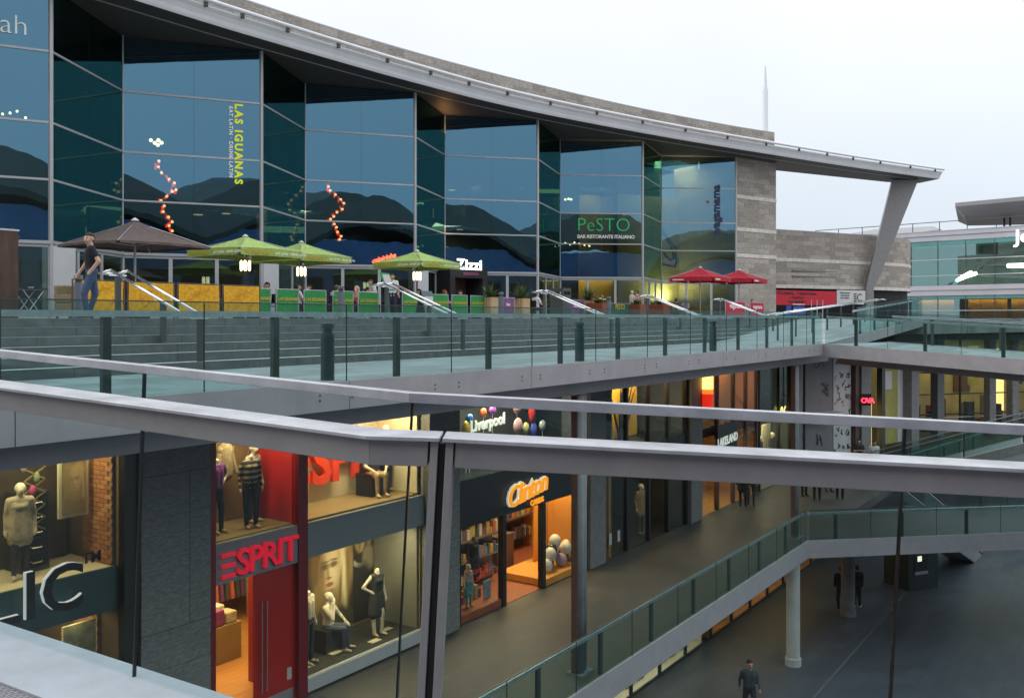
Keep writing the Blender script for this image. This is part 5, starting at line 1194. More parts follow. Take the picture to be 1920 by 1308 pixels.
# ---- F: end shop
sf_ = thing('end_shop', 'gold-lit end shop with small mannequins under the yellow numerals', 'shop', (40.8, T0, ZF))
shell(sf_, 38.7, 42.9, 17.5, ZF, ZT, m_wood, m_dark_int, m_black)
bx('gold_backdrop', m_yellow, sf_, 39.0, 41.0, 14.8, 14.85, -6.9, -4.2); bx('gold_backdrop', m_creamw, sf_, 41.5, 42.7, 14.5, 14.55, -6.9, -4.9)
for x in (38.6, 41.2, 42.85): bx('door_post', m_black, sf_, x, x + .12, T0 - .05, T0 + .1, ZF, ZT)
for a_, b_ in ((38.73, 41.19), (41.33, 42.84)): bx('pane', m_clear, sf_, a_, b_, T0, T0 + .012, ZF + .03, ZT)
area('shop_light', (40.5, 14.2, -4.2), 2.8, 120, WARM, .4)
for i, x in enumerate((39.3, 40.3, 42.0)): mannequin(['cream-headed mannequin beside the gold backdrop of the end shop', 'dark-clothed mannequin before the gold backdrop of the end shop', 'mannequin before the cream backdrop of the end shop'][i], (x, 14.2, -6.9 + .02), (-.2, -1), [(.4, .36, .26), (.04, .05, .06), (.06, .06, .05)][i], (.05, .05, .06), .95, head=True, hair=None, sleeves='long')
bx('window_floor', m_creamw, sf_, 38.73, 42.84, T0 + .03, 14.78, ZF + .01, -6.9)
nm = thing('unit_numerals', 'yellow lit numerals over the gold-lit end shop window', 'sign', (41.5, T0 - .14, -4.5))
MB().text('06', (41.05, T0 - .14, -4.55), (1, 0, 0), (0, 0, 1), .85, .03).build('lettering', emitter('yellow_numeral', (.85, .8, .25), 1.2), nm)

# ---- mall-level shops under the walkway (front plane y = 12.8)
m_amberp = M('amber_panel', (.60, .28, .03), .6, 0, .3, .8)
for nm_, lab, x0, x1, wallm, pw, lc in (('mall_shop', 'pale lit shop window on the mall floor under the walkway', 21, 30.4, m_creamw, 170, NEUT), ('mall_shop', 'amber lit shop window on the mall floor under the walkway', 31.2, 44, m_amberp, 110, AMB)):
    ms = thing(nm_, lab, 'shop', ((x0 + x1) / 2, 12.8, -11.4))
    bx('back_wall', wallm, ms, x0, x1, 15.0, 15.1, -11.38, -8.1); bx('floor', wallm, ms, x0, x1, 12.82, 15, -11.398, -11.35); bx('side_wall', wallm, ms, x0 - .1, x0, 12.82, 15, -11.38, -8.1); bx('side_wall', wallm, ms, x1, x1 + .1, 12.82, 15, -11.38, -8.1)
    bx('base', m_darkpost, ms, x0, x1, 12.74, 12.815, -11.398, -11.34)
    k = x0
    while k < x1 - .5:
        bx('pane', m_clear, ms, k + .05, min(k + 2.0, x1) - .05, 12.78, 12.792, -11.335, -8.1); bx('mullion', m_darkpost, ms, k - .05, k + .05, 12.74, 12.83, -11.339, -8.1); k += 2.0
    for q in range(int((x1 - x0) / .8)):
        if random.random() < .75: bx('display_block', [m_black, m_darkfl, gc[4], gc[2], m_brownp][random.randrange(5)], ms, x0 + .3 + q * .8, x0 + .7 + q * .8, 13.1, 13.4, -11.349, -11.3 + random.uniform(.3, 1.3))
    area('mall_shop_light', ((x0 + x1) / 2, 13.3, -8.2), x1 - x0 - 1, pw, lc, .8)

# ================================================================== signs on the glass front
def on_panel(i, px, wide=True):
    P, Q, u, n, L = seg_pts(BK[i], FR[i + 1]); p = Vector(BK[i]); q = Vector(FR[i + 1]); k = (px - 960) / F; d_ = q - p
    m = (k * p.y - p.x) / (d_.x - k * d_.y); c = p + d_ * m; return W(c.x, c.y, 0) + n * .05, u, n, c.y
def zpy(py, d): return -(py - 597) / F * d
m_vy = M('yellow_vinyl', (.72, .78, .02), .5, 0, .03, emit=(.7, .8, .02), es=.25); m_vw = M('white_vinyl', (.8, .8, .78), .5, 0, .03, emit=(1, 1, 1), es=.12)  # both vinyls get a faint glow of their own to look brighter
o, u, n, d = on_panel(1, 440.5)
sg = thing('restaurant_sign', 'yellow upright restaurant name running down the tall glass panel', 'sign', (o.x, o.y, 5.4))
o.z = zpy(195, d)
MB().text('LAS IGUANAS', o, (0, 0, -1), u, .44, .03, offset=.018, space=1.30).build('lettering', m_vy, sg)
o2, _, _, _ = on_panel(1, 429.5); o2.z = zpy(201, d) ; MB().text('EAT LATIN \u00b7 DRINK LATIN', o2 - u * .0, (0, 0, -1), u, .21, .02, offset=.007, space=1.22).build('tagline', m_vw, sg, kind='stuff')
o, u, n, d = on_panel(5, 1349); sg = thing('restaurant_sign', 'dark blue lower-case name running up the end glass panel', 'sign', (o.x, o.y, 5.9)); o.z = zpy(441, d)
MB().text('wagamama', o, (0, 0, 1), -u, .80, .03, offset=.03).build('lettering', M('navy_vinyl', (.02, .03, .10), .5), sg)
MB().text('*', o + Vector((0, 0, 2.2)) - u * .55, (0, 0, 1), -u, .6, .03).build('star', m_redv, sg)
o, u, n, d = on_panel(4, 1081); sg = thing('restaurant_sign', 'green swirling restaurant name with a white line beneath on the glass', 'sign', (o.x, o.y, 5.2)); o.z = zpy(433, d)
m_grn = M('green_neon', (.01, .35, .10), .4, emit=(.01, .6, .16), es=.35)
MB().text('PeSTO', o, u, (0, 0, 1), 1.22, .04, offset=-.028, space=1.0).build('lettering', m_grn, sg)
o, u, n, d = on_panel(4, 1082); o.z = zpy(446.5, d); MB().text('BAR RISTORANTE ITALIANO', o, u, (0, 0, 1), .31, .02, offset=.004, space=.93).build('tagline', m_vw, sg)
o, u, n, d = on_panel(2, 697); o = o + n * .12; o.z = zpy(494, d); sg = thing('neon_sign', 'red neon drink name in loose handwriting above the green parasol', 'sign', tuple(o))
MB().text('caipirinha', o, (u + Vector((0, 0, .28))).normalized(), (0, 0, 1), .34, .03, offset=.006, shear=.1, space=.95).build('lettering', emitter('red_neon_2', (1, .06, .02), 7), sg)
p = W(-.0592 * 50, 50, 0)
ent = thing('restaurant_entrance', 'black boxed restaurant entrance under white glowing letters', 'entrance', (p.x, p.y, 0))
P, Q, u, n, L = seg_pts((-3.3, 49.2), (-1.35, 51.0))
quad_panel(MB(), P, u, n, 0, .35, -.02, 2.75, -1.6, 1.6).build('side', m_blackmat, ent); quad_panel(MB(), P, u, n, L - .35, L, -.02, 2.75, -1.6, 1.6).build('side', m_blackmat, ent)
quad_panel(MB(), P, u, n, .352, L - .352, 2.2, 2.75, -1.6, 1.6).build('lintel', m_blackmat, ent); quad_panel(MB(), P, u, n, .36, L - .36, -.02, 2.19, -1.5, .05).build('door', m_brownp, ent)
quad_panel(MB(), P, u, n, .9, 2.0, 2.35, 2.5, .003, .02).build('name_strip', M('purple_strip', (.16, .03, .08), .5), ent)
o = LP(857, 504, 48.6); sg = thing('restaurant_sign', 'white glowing hand-drawn letters above the black entrance', 'sign', tuple(o))
MB().text('Zizzi', o, u, (0, 0, 1), .78, .06, offset=.014, space=1.15).build('lettering', emitter('white_neon', (1, .98, .92), 3.2), sg)
o = LP(4, 60, 30.4); P, Q, u, n, L = seg_pts(BK[0], FR[1]); k = (-2 - 960) / F; p = Vector(BK[0]); q = Vector(FR[1]); d_ = q - p; m = (k * p.y - p.x) / (d_.x - k * d_.y); c = p + d_ * m
o = W(c.x, c.y, zpy(61, c.y)) + n * .05; sg = thing('restaurant_sign', 'end of a white hand-drawn name high on the first glass panel', 'sign', tuple(o))
MB().text('ah', o, u, (0, 0, 1), .95, .03, offset=-.012).build('lettering', m_vw, sg)
ne = thing('neon_sign', 'small red neon scribble inside the corner window behind the man', 'sign', tuple(LP(118, 478, 33)))
for y0, x0, x1 in ((458, 103, 124), (474, 106, 130)):
    pts = [LP(x0 + (x1 - x0) * i / 12, y0 + (5 if i % 2 else -5) * (1 if i < 9 else .6) + i * .5, 33.5) for i in range(13)]
    MB().path(pts, .035, 6).build('tube', emitter('red_neon_3', (1, .03, .05), 5) if y0 == 458 else bpy.data.materials['red_neon_3'], ne)
# strings of red-glowing bulbs and lamps behind the glass
m_bulb = emitter('warm_bulb', (1, .40, .16), 12); m_glow = emitter('red_bulb_halo', (1, .05, .01), 4.5); m_wb = emitter('white_bulb', (1, .72, .4), 14)
def bulbs(label, pts, d, r, glow=True, name='light_string'):
    t_ = thing(name, label, 'lights', tuple(LP(pts[0][0], pts[0][1], d)))
    wire = MB()
    for a_, b_ in zip(pts[:-1], pts[1:]): wire.tube(LP(*a_, d), LP(*b_, d), .012, n=5)
    wire.build('wire', m_glow if glow else m_black, t_)
    for px, py in pts:
        c = LP(px, py, d); MB().ball(c, r, 6, 8).build('bulb', m_bulb if glow else m_wb, t_, smooth=True)
        if glow:
            for k in range(2):
                q = c + Vector((random.uniform(-.09, .09), .10, random.uniform(-.10, .10))); MB().ball(q, (.06, .04, .085), 5, 6).build('chilli', m_glow, t_, smooth=True)  # red emissive balls: chillies and the painted-in halo of each bulb
bulbs('winding string of red chilli lights behind the tall glass above the brown parasol', [(298, 302), (297, 313), (303, 324), (317, 336), (327, 343), (330, 356), (323, 359), (313, 368), (302, 376), (308, 386), (306, 397), (316, 407), (323, 416), (317, 423), (323, 433)], 39.2, .06)
bulbs('winding string of red chilli lights behind the glass above the middle green parasol', [(616, 350), (619, 357), (629, 365), (639, 374), (645, 381), (642, 392), (632, 398), (626, 406), (620, 411), (627, 420), (631, 426), (633, 435), (640, 443), (637, 449)], 46.1, .065)
bulbs('cluster of warm chandelier bulbs high above the first chilli string', [(283, 263), (290, 268), (297, 263), (303, 268), (296, 272)], 41.5, .085, False, 'chandelier')
bulbs('row of small white bulbs under the green restaurant name', [(1060, 456), (1069, 458), (1077, 455), (1086, 457), (1096, 459), (1105, 461)], 62, .07, False)
bulbs('pair of warm bulbs behind the upper glass above the green name', [(1060, 374), (1066, 373), (1071, 374)], 62, .08, False, 'chandelier')
bulbs('row of tiny ceiling lights inside the first glass bay', [(5, 214), (19, 212), (32, 209), (48, 221)], 34, .05, False)
for px, py, d in ((847, 356, 55), (862, 430, 55), (372, 402, 42.5), (424, 400, 43)):
    c = LP(px, py, d); big = px > 600
    l = thing('pendant_lamp', ('pale green cone pendant lamp behind the %s glass of the entrance bay' % ('upper' if py < 400 else 'lower')) if big else ('dark drum pendant lamp behind the yellow name, %s one' % ('nearer the chilli lights' if px < 400 else 'nearer the corner mullion')), 'lamp', tuple(c))
    MB().lathe(c, [(.42, 0), (.40, .08), (.2, .55), (.1, .9)] if big else [(.35, 0), (.35, .3)], 14).build('shade', m_green_int if big else m_dark_int, l); MB().tube(c + Vector((0, 0, .3)), (c.x, c.y, 11.38), .015, n=5).build('cord', m_black, l)
    MB().lathe(c - Vector((0, 0, .03)), [(.2, 0), (.2, .028)], 10).build('bulb_disc', emitter('lamp_disc', (1, .7, .35), 2), l)
p = LP(1246, 545, 68.2); area('wall_uplight', (p.x, p.y, 1.2), .5, 450, (1, .75, .3), rot=(R(180), 0, 0)); p = W(12.2, 68.6); area('bay_light', (p.x, p.y, 11.3), 5, 800, (1, .80, .45), 2.5)
p = W(-1.0, 62); area('bay_light', (p.x, p.y, 8.8), 3, 260, (1, .7, .4)); p = W(-12, 45); area('bay_light', (p.x, p.y, 5.2), 4, 320, (1, .6, .35)); p = W(-4.5, 53); area('bay_light', (p.x, p.y, 5.2), 4, 260, (1, .65, .4)); p = W(5, 64); area('bay_light', (p.x, p.y, 2.6), 4, 260, (1, .55, .25)); p = W(5.6, 61.5); area('bay_light', (p.x, p.y, 8.6), 2, 70, (1, .75, .3))
p = LP(832, 236, 51.2); area('soffit_uplight', (p.x, p.y, 10.3), .3, 25, (1, .45, .15), rot=(R(180), 0, 0))
wd = thing('wall_drawing', 'black outline drawing on the cream wall behind the end glass', 'wall art', tuple(LP(1252, 500, 68)))
for pl in ([(1070, 945), (1135, 1035), (1150, 1060), (1185, 1100)], [(1070, 1075), (1100, 1140), (1140, 1185), (1165, 1170), (1150, 1090), (1075, 965)], [(1082, 1135), (1075, 1210), (1172, 1230), (1185, 1190), (1175, 1130)]):
    MB().path([LP(960 + x / 3.84, 180 + y / 3.84, 67.9) for x, y in pl], .06, 6).build('line', m_black, wd)

# ================================================================== terrace: handrails, bollards
for i, s_ in enumerate((10, 17.5, 25, 32.5, 40)):
    near_ = ['yellow screens', 'menu stand', 'litter bin', 'flower planters', 'red screens'][i]
    h = thing('stair_handrail', 'twin-tube steel handrail down the steps in front of the ' + near_, 'handrail', (s_, 14.8, -.02))
    for dx in (0, .34):
        MB().path([(s_ + dx, 16.35, .86), (s_ + dx, 15.95, .90), (s_ + dx, 13.85, .90 - .80), (s_ + dx, 13.45, .06), (s_ + dx, 13.2, .06)], .026, 8).build('rail', m_chrome, h, smooth=True)
    MB().path([(s_, 16.35, .86), (s_ + .34, 16.35, .86)], .026).build('end_tube', m_chrome, h, smooth=True); MB().path([(s_, 13.2, .06), (s_ + .34, 13.2, .06)], .026).build('end_tube', m_chrome, h, smooth=True)
    for y, zt, zb in ((16.0, .86, -.02), (14.6, .36, -.42), (13.55, .05, -.9)):
        bx('post', m_darkpost, h, s_ + .12, s_ + .22, y - .03, y + .03, zb, zt - .06); bx('bracket', m_chrome, h, s_, s_ + .34, y - .02, y + .02, zt - .06, zt - .03)
rh = thing('stair_handrail', 'long pale handrail rising with the ramp beyond the deck corner', 'handrail', (42, 11.5, -.5))
for y in (11.3, 11.6): MB().path([(33.8, y, zdeck(33.8) + .98), (34.2, y, zdeck(34.2) + 1.0), (50.5, y, 1.0), (51.5, y, 1.0)], .03).build('rail', m_chrome, rh, smooth=True)
for k in range(8): x = 34.5 + k * 2.2; bx('post', m_darkpost, rh, x - .03, x + .03, 11.42, 11.48, zdeck(x), zdeck(x) + .95); bx('bracket', m_chrome, rh, x - .02, x + .02, 11.3, 11.6, zdeck(x) + .951, zdeck(x) + .975)
m_boll = M('grey_bollard', (.14, .155, .19), .45, .2, .1, 3)
def bollard(x, y, z, label, group, dark=False):
    b = thing('bollard', label, 'bollard', (x, y, z), group=group)
    m = M('dark_bollard', (.045, .065, .075), .4, .2, .1) if dark and 'dark_bollard' not in bpy.data.materials else (bpy.data.materials['dark_bollard'] if dark else m_boll)
    rr = .095 if not dark else .10; hh = .98 if not dark else .84
    MB().lathe((x, y, z), [(rr, 0), (rr, hh - .16)], 18).build('shaft', m, b, smooth=False)
    MB().lathe((x, y, z + hh - .158), [(rr * .72, 0), (rr * .72, .07)], 14).build('louvre', m_darkpost, b); MB().lathe((x, y, z + hh - .087), [(rr, 0), (rr, .075), (rr * .85, .087)], 18).build('cap', m, b)
for k in range(5): bollard(11.5 + k * 8.05, 19.6 - .1 * k, -.02, 'grey steel bollard light on the terrace ' + ['beside the man in the black T-shirt', 'in front of the green screens', 'beside the pale wood planters', 'in front of the dark green screen', 'below the red parasol'][k], 'bollards along the terrace')
for k in range(3): bollard(9.6 + k * 7.3, 9.85, ZD, 'dark bollard light inside the deck balustrade, %s from the footbridge corner' % ORD[2 - k], 'bollards along the deck balustrade', True)

# ================================================================== parasols
def parasol(label, px, t, half, za, ze, m, mv, lamp=False, text=None, tc=None, val=.26):
    x = S(px, t); p = thing('parasol', label, 'parasol', (x, t, -.02))
    MB().tube((x, t, -.02), (x, t, za - .02), .035, n=10).build('pole', m_steel if not lamp else m_brownp, p)
    MB().box(x - .3, x + .3, t - .3, t + .3, -.02, .06).build('base', m_darkpost, p)
    c = MB(); N = 8; cs_ = [(-half, -half), (half, -half), (half, half), (-half, half)]
    for k in range(4):
        (xa, ya), (xb, yb) = cs_[k], cs_[(k + 1) % 4]
        idx = {}
        vs = []; fs2 = []
        for i in range(N + 1):
            for j in range(i + 1):
                f = i / N; g = j / i if i else 0
                ex, ey = xa + (xb - xa) * g, ya + (yb - ya) * g
                sag = -.15 * math.sin(math.pi * f) * (.35 + .65 * math.sin(math.pi * g)) + (.03 * math.sin(math.pi * g) if i == N else 0)
                idx[(i, j)] = len(vs); vs.append((x + ex * f, t + ey * f, za + (ze - za) * f + sag))
        for i in range(N):
            for j in range(i + 1):
                fs2.append((idx[(i, j)], idx[(i + 1, j)], idx[(i + 1, j + 1)]))
                if j < i: fs2.append((idx[(i, j)], idx[(i + 1, j + 1)], idx[(i, j + 1)]))
        c.add(vs, fs2)
    cn = c.build('canopy', m, p)
    for k in range(4):
        (xa, ya), (xb, yb) = cs_[k], cs_[(k + 1) % 4]; v_ = MB(); vs = []
        for j in range(13):
            g = .02 + .96 * j / 12; wv = .012 * math.sin(j * 1.9); xx = x + xa + (xb - xa) * g; yy = t + ya + (yb - ya) * g; zt_ = ze + .03 * math.sin(math.pi * j / 12)
            nx, ny = (yb - ya) / (2 * half), -(xb - xa) / (2 * half)
            vs += [(xx, yy, zt_), (xx + nx * (.01 + wv), yy + ny * (.01 + wv), zt_ - (val if 0 < j < 12 else val * .85))]
        v_.add(vs, [(2 * j, 2 * j + 1, 2 * j + 3, 2 * j + 2) for j in range(12)]); v_.build('valance', mv, cn)
        if text and k in (0, 3):
            ax = Vector(((xb - xa), (yb - ya), 0)).normalized(); oo = Vector((x + xa, t + ya, ze - .17)) + ax * .25 + Vector((nx, ny, 0)) * .035
            MB().text(text[0], oo, ax, (0, 0, 1), .16, .004, offset=.003).build('print', tc[0], cn)
            if text[1]: MB().text(text[1], oo + ax * 1.25, ax, (0, 0, 1), .12, .004).build('print', tc[1], cn)
    for xa, ya in cs_:
        MB().tube((x, t, za - .75), (x + xa * .62, t + ya * .62, za + (ze - za) * .62 - .10), .014, n=6).build('strut', m_steel, p); MB().tube((x, t, za - .05), (x + xa, t + ya, ze - .01), .012, n=6).build('rib', m_steel, p)
    MB().lathe((x, t, za - .02), [(.12, 0), (.09, .04), (.02, .09)], 10).build('finial', m_sill, p)
    if lamp:
        for k in range(4):
            a_ = R(45 + 90 * k); cx, cy_ = x + .14 * math.cos(a_), t + .14 * math.sin(a_)
            MB().lathe((cx, cy_, 1.66), [(.02, 0), (.045, .05), (.048, .32), (.02, .38)], 8).build('lamp', emitter('parasol_lamp', (1, .84, .5), 3.2) if 'parasol_lamp' not in bpy.data.materials else bpy.data.materials['parasol_lamp'], p, smooth=True)
m_brc = cloth((.105, .078, .07)); m_grc = cloth((.36, .50, .15)); m_grv = cloth((.33, .43, .11)); m_rdc = cloth((.42, .018, .035)); m_oy = M('orange_print', (.60, .40, .02), .7)
parasol('large brown parasol behind the yellow screens', 253, 24.4, 1.52, 2.88, 2.12, m_brc, m_brc, val=.07)
parasol('lime green parasol beside the brown parasol', 460, 26.0, 1.40, 2.88, 2.36, m_grc, m_grv, True, ('LAS IGUANAS', 'EAT LATIN . DRINK LATIN'), (m_oy, m_vw))
parasol('lime green parasol half hidden behind its twin by the screens', 565, 27.4, 1.40, 3.0, 2.42, m_grc, m_grv, True, ('LAS IGUANAS', 'EAT LATIN . DRINK LATIN'), (m_oy, m_vw))
parasol('lime green parasol under the red neon, in front of the black entrance', 782, 26.2, 1.38, 2.95, 2.40, m_grc, m_grv, True, ('LAS IGUANAS', 'EAT LATIN . DRINK LATIN'), (m_oy, m_vw))
parasol('red parasol in front of the cream-walled end bay', 1313, 21.9, 1.40, 3.05, 2.42, m_rdc, m_rdc, False, ('wagamama', None), (m_vw, m_vw))
parasol('red parasol next to the stone end wall', 1386, 21.0, 1.36, 3.05, 2.45, m_rdc, m_rdc, False, ('wagamama', None), (m_vw, m_vw))

# ================================================================== screens, planters, stands
def screen(label, x0, x1, y, h, m, group=None, text=None, sub=None, tcol=None, frame=None, scrib=False):
    s_ = thing('cafe_screen', label, 'screen', ((x0 + x1) / 2, y, -.02), group=group)
    fr = frame or m_steel
    for x in (x0, x1): MB().tube((x, y, -.02), (x, y, h + .02), .022, n=8).build('post', fr, s_); bx('foot', fr, s_, x - .06, x + .06, y - .2, y + .2, -.02, -.005)
    MB().tube((x0, y, h), (x1, y, h), .014, n=6).build('top_rail', fr, s_)
    n_ = 10; g = MB(); vs = []
    for i in range(n_ + 1):
        f = i / n_; xx = x0 + .035 + (x1 - x0 - .07) * f
        for z, b in ((.10, 1), (h * .5, 1.6), (h - .02, 0)): vs.append((xx, y - .012 + .02 * b * math.sin(f * 7 + x0) * .6, z))
    g.add(vs, [(3 * i + k, 3 * i + 3 + k, 3 * i + 4 + k, 3 * i + 1 + k) for i in range(n_) for k in (0, 1)]); g.build('banner', m, s_, smooth=True)
    xm = (x0 + x1) / 2
    if text: MB().text(text, (xm, y - .05, h * .62), (1, 0, 0), (0, 0, 1), (x1 - x0) * .15, .004, 'CENTER', offset=.003).build('print', tcol[0], s_)
    if sub: MB().text(sub, (xm, y - .05, h * .5), (1, 0, 0), (0, 0, 1), (x1 - x0) * .075, .004, 'CENTER').build('print', tcol[1], s_)
    if scrib:
        for (cx, cz, a_) in ((.35, .62, .5), (.55, .78, .2), (.3, .28, .7), (.68, .3, .9)):
            pts = [(x0 + (x1 - x0) * cx + .09 * i * math.cos(a_) , y - .05, h * cz + .09 * i * math.sin(a_) + .04 * math.sin(i * 2.3)) for i in range(-3, 4)]
            MB().path(pts, .008, 5).build('print', m_oy2, s_)
m_ylw = cloth((.72, .38, .02)); m_oy2 = M('pale_orange_print', (.60, .24, .02), .8); m_grs = cloth((.025, .26, .07)); m_ltg = M('pale_green_print', (.45, .60, .25), .7); m_purp = cloth((.20, .09, .20)); m_dkgr = cloth((.01, .09, .055)); m_reds = cloth((.50, .02, .05))
for i, (a_, b_) in enumerate(((13.1, 14.55), (14.65, 16.1), (16.2, 17.65), (17.75, 19.15))): screen('yellow fabric screen below the brown parasol, %s from the green screens' % ORD[3 - i], a_, b_, 22.6, 1.0, m_ylw, 'yellow screens below the brown parasol', frame=m_brownp, scrib=True)
for i, (a_, b_) in enumerate(((20.0, 21.05), (21.3, 22.3), (22.55, 23.6), (23.95, 24.98), (25.25, 26.35), (27.75, 28.8), (29.6, 30.66), (30.92, 32.0), (32.25, 33.35))): screen('green fabric screen with yellow letters, %s from the yellow screens' % ORD[i], a_, b_, 24.3, 1.0, m_grs, 'green screens along the dining terrace', 'LAS IGUANAS', 'EAT LATIN . DRINK LATIN', (m_oy, m_ltg))
for px0, px1, lab in ((938, 964, 'purple screen between the two pale wood planters'), (1063, 1095, 'purple screen beside the dark litter bin')): screen(lab, S(px0, 24), S(px1, 24), 24, .95, m_purp, None, 'Zizzi', None, (m_vw, m_vw))
for px0, px1, lab in ((1140, 1182, 'dark green screen between the two brown flower planters'), (1249, 1280, 'dark green screen beside the seated couple')): screen(lab, S(px0, 23.5), S(px1, 23.5), 23.5, .82, m_dkgr, None, 'PESTO', None, (m_oy, m_oy))
for px0, px1, lab in ((1360, 1397, 'red screen below the gap between the red parasols'), (1406, 1432, 'red screen in front of the stone end wall')): screen(lab, S(px0, 20.2), S(px1, 20.2), 20.2, 1.0, m_reds, None, 'wagamama', None, (m_vw, m_vw))
m_pine = M('pale_pine', (.52, .36, .20), .7, 0, .2, 6, stretch=(8, 8, 1)); m_dkw = M('red_brown_wood', (.22, .06, .025), .6, 0, .25, 6, stretch=(8, 8, 1)); m_soil = M('soil', (.03, .022, .015), .95)
m_leaf = [M('leaf_%d' % i, c, .5, 0, .3, 9) for i, c in enumerate(((.05, .10, .025), (.075, .13, .03), (.10, .13, .03)))]
def planter(label, px, t, w, h, m, plabel, ph, spread, n=110, flowers=False):
    x = S(px, t); b = thing('planter', label, 'planter', (x, t, -.02))
    k = int(w / .11)
    for sgn in (-1, 1):
        for i in range(k):
            a_ = -w / 2 + w * i / k
            MB().box(x + a_ + .004, x + a_ + w / k - .004, t + sgn * (w / 2) - .015, t + sgn * (w / 2) + .015, -.02, h).build('plank', m, b); MB().box(x + sgn * (w / 2) - .015, x + sgn * (w / 2) + .015, t + a_ + .02, t + a_ + w / k - .004, -.019, h - .002).build('plank', m, b)
    bx('soil', m_soil, b, x - w / 2 + .02, x + w / 2 - .02, t - w / 2 + .02, t + w / 2 - .02, .0, h - .05)
    g = MB()
    for i in range(n):
        a_ = random.uniform(0, 6.283); el = random.uniform(.25, 1.45); L = ph * random.uniform(.55, 1.0); bxp = Vector((x + random.uniform(-.1, .1) * w, t + random.uniform(-.1, .1) * w, h - .06))
        dv = Vector((math.cos(a_) * math.cos(el) * spread, math.sin(a_) * math.cos(el) * spread, math.sin(el))).normalized(); sd_ = dv.cross(Vector((0, 0, 1))).normalized() * (.022 if not flowers else .035)
        p1 = bxp + dv * L * .5; p2 = bxp + dv * L + Vector((0, 0, -.18 * L * math.cos(el))); g.m = random.randrange(3)
        g.add([bxp - sd_ * .4, bxp + sd_ * .4, p1 + sd_, p1 - sd_, p2], [(0, 1, 2, 3), (3, 2, 4)])
    pl = thing('plant', plabel, 'plant', (x, t, h - .05)); g.build('foliage', m_leaf, pl)
    if flowers:
        for i in range(9): MB().ball((x + random.uniform(-.4, .4) * w, t + random.uniform(-.4, .4) * w, h + ph * random.uniform(.35, .75)), .045, 5, 6).build('flower', M('flower_%d' % len(bpy.data.materials), random.choice(((.65, .5, .05), (.7, .6, .5), (.55, .1, .08))), .6), pl)
planter('pale wood planter at the end of the green screens', 918, 24.2, .55, .95, m_pine, 'spiky green plant in the pale planter by the green screens', .95, 1.0)
planter('pale wood planter behind the first stair handrail gap', 977, 24.4, .6, .95, m_pine, 'wide spiky green plant in front of the glass corner', 1.0, 1.1, 140)
planter('pale wood planter next to the litter bin', 1103, 24, .6, .95, m_pine, 'tall feathery green plant beside the litter bin', 1.1, 1.0, 140)
planter('low brown wood planter of flowers left of the dark green screen', 1122, 23.3, .95, .8, m_dkw, 'small bedding flowers between the pale planter and the dark green screen', .5, 1.3, 90, True)
planter('low brown wood planter of flowers right of the dark green screen', 1193, 23.3, .9, .8, m_dkw, 'small bedding flowers below the standing couple', .5, 1.3, 90, True)
planter('low brown wood planter of flowers before the end dark green screen', 1236, 23.4, .95, .82, m_dkw, 'small bedding flowers beside the end dark green screen', .45, 1.3, 90, True)
x = S(1051, 18.8); bn = thing('litter_bin', 'dark boxy litter bin at the top of the steps', 'bin', (x, 18.8, -.02))
bx('body', m_darkpost, bn, x - .3, x + .3, 18.5, 19.1, -.02, .92); bx('hood', m_darkpost, bn, x - .3, x + .3, 18.5, 19.1, 1.06, 1.18)
for sx_, sy_ in ((-.27, -.27), (.27, -.27), (-.27, .27), (.27, .27)): bx('hood_post', m_darkpost, bn, x + sx_ - .03, x + sx_ + .03, 18.8 + sy_ - .03, 18.8 + sy_ + .03, .921, 1.059)
x = S(728, 22.3); mn = thing('menu_stand', 'tilted green-framed menu board on a green pole beside the waiter', 'menu stand', (x, 22.3, -.02)); m_gfr = M('green_frame', (.03, .32, .12), .5)
MB().tube((x + .05, 22.3, -.02), (x + .05, 22.35, 1.0), .025, n=8).build('pole', m_gfr, mn); bx('base', m_gfr, mn, x - .2, x + .3, 22.1, 22.5, -.02, .01)
MB().bar((x + .1, 22.28, 1.0), (x - .12, 22.38, 1.62), .48, .03, side=(1, 0, 0)).build('board', m_gfr, mn); MB().bar((x + .075, 22.262, 1.06), (x - .1, 22.345, 1.56), .36, .03, side=(1, 0, 0)).build('menu_sheet', m_whitewall, mn)
x = S(799, 21.6); sw = thing('price_board', 'grey-framed pavement board with a big orange price', 'board', (x, 21.6, -.02))
for sgn, nm_ in ((-1, 'front_panel'), (1, 'rear_panel')):
    MB().hexa([(x - .3, 21.6 + sgn * .28, -.02), (x + .3, 21.6 + sgn * .28, -.02), (x + .3, 21.6 + sgn * .28 + .03, -.02), (x - .3, 21.6 + sgn * .28 + .03, -.02), (x - .3, 21.6 + sgn * .03, 1.0), (x + .3, 21.6 + sgn * .03, 1.0), (x + .3, 21.6 + sgn * .03 + .03, 1.0), (x - .3, 21.6 + sgn * .03 + .03, 1.0)]).build(nm_, M('slate_board', (.10, .14, .15), .5) if sgn < 0 else m_darkpost, sw)
MB().text('6.90', (x - .24, 21.40, .28), (1, 0, 0), (0, .22, 1), .27, .006, offset=.006).build('price', M('orange_price', (.75, .3, .03), .6), sw); bx('header', m_whitewall, sw, x - .24, x + .24, 21.475, 21.485, .62, .8)

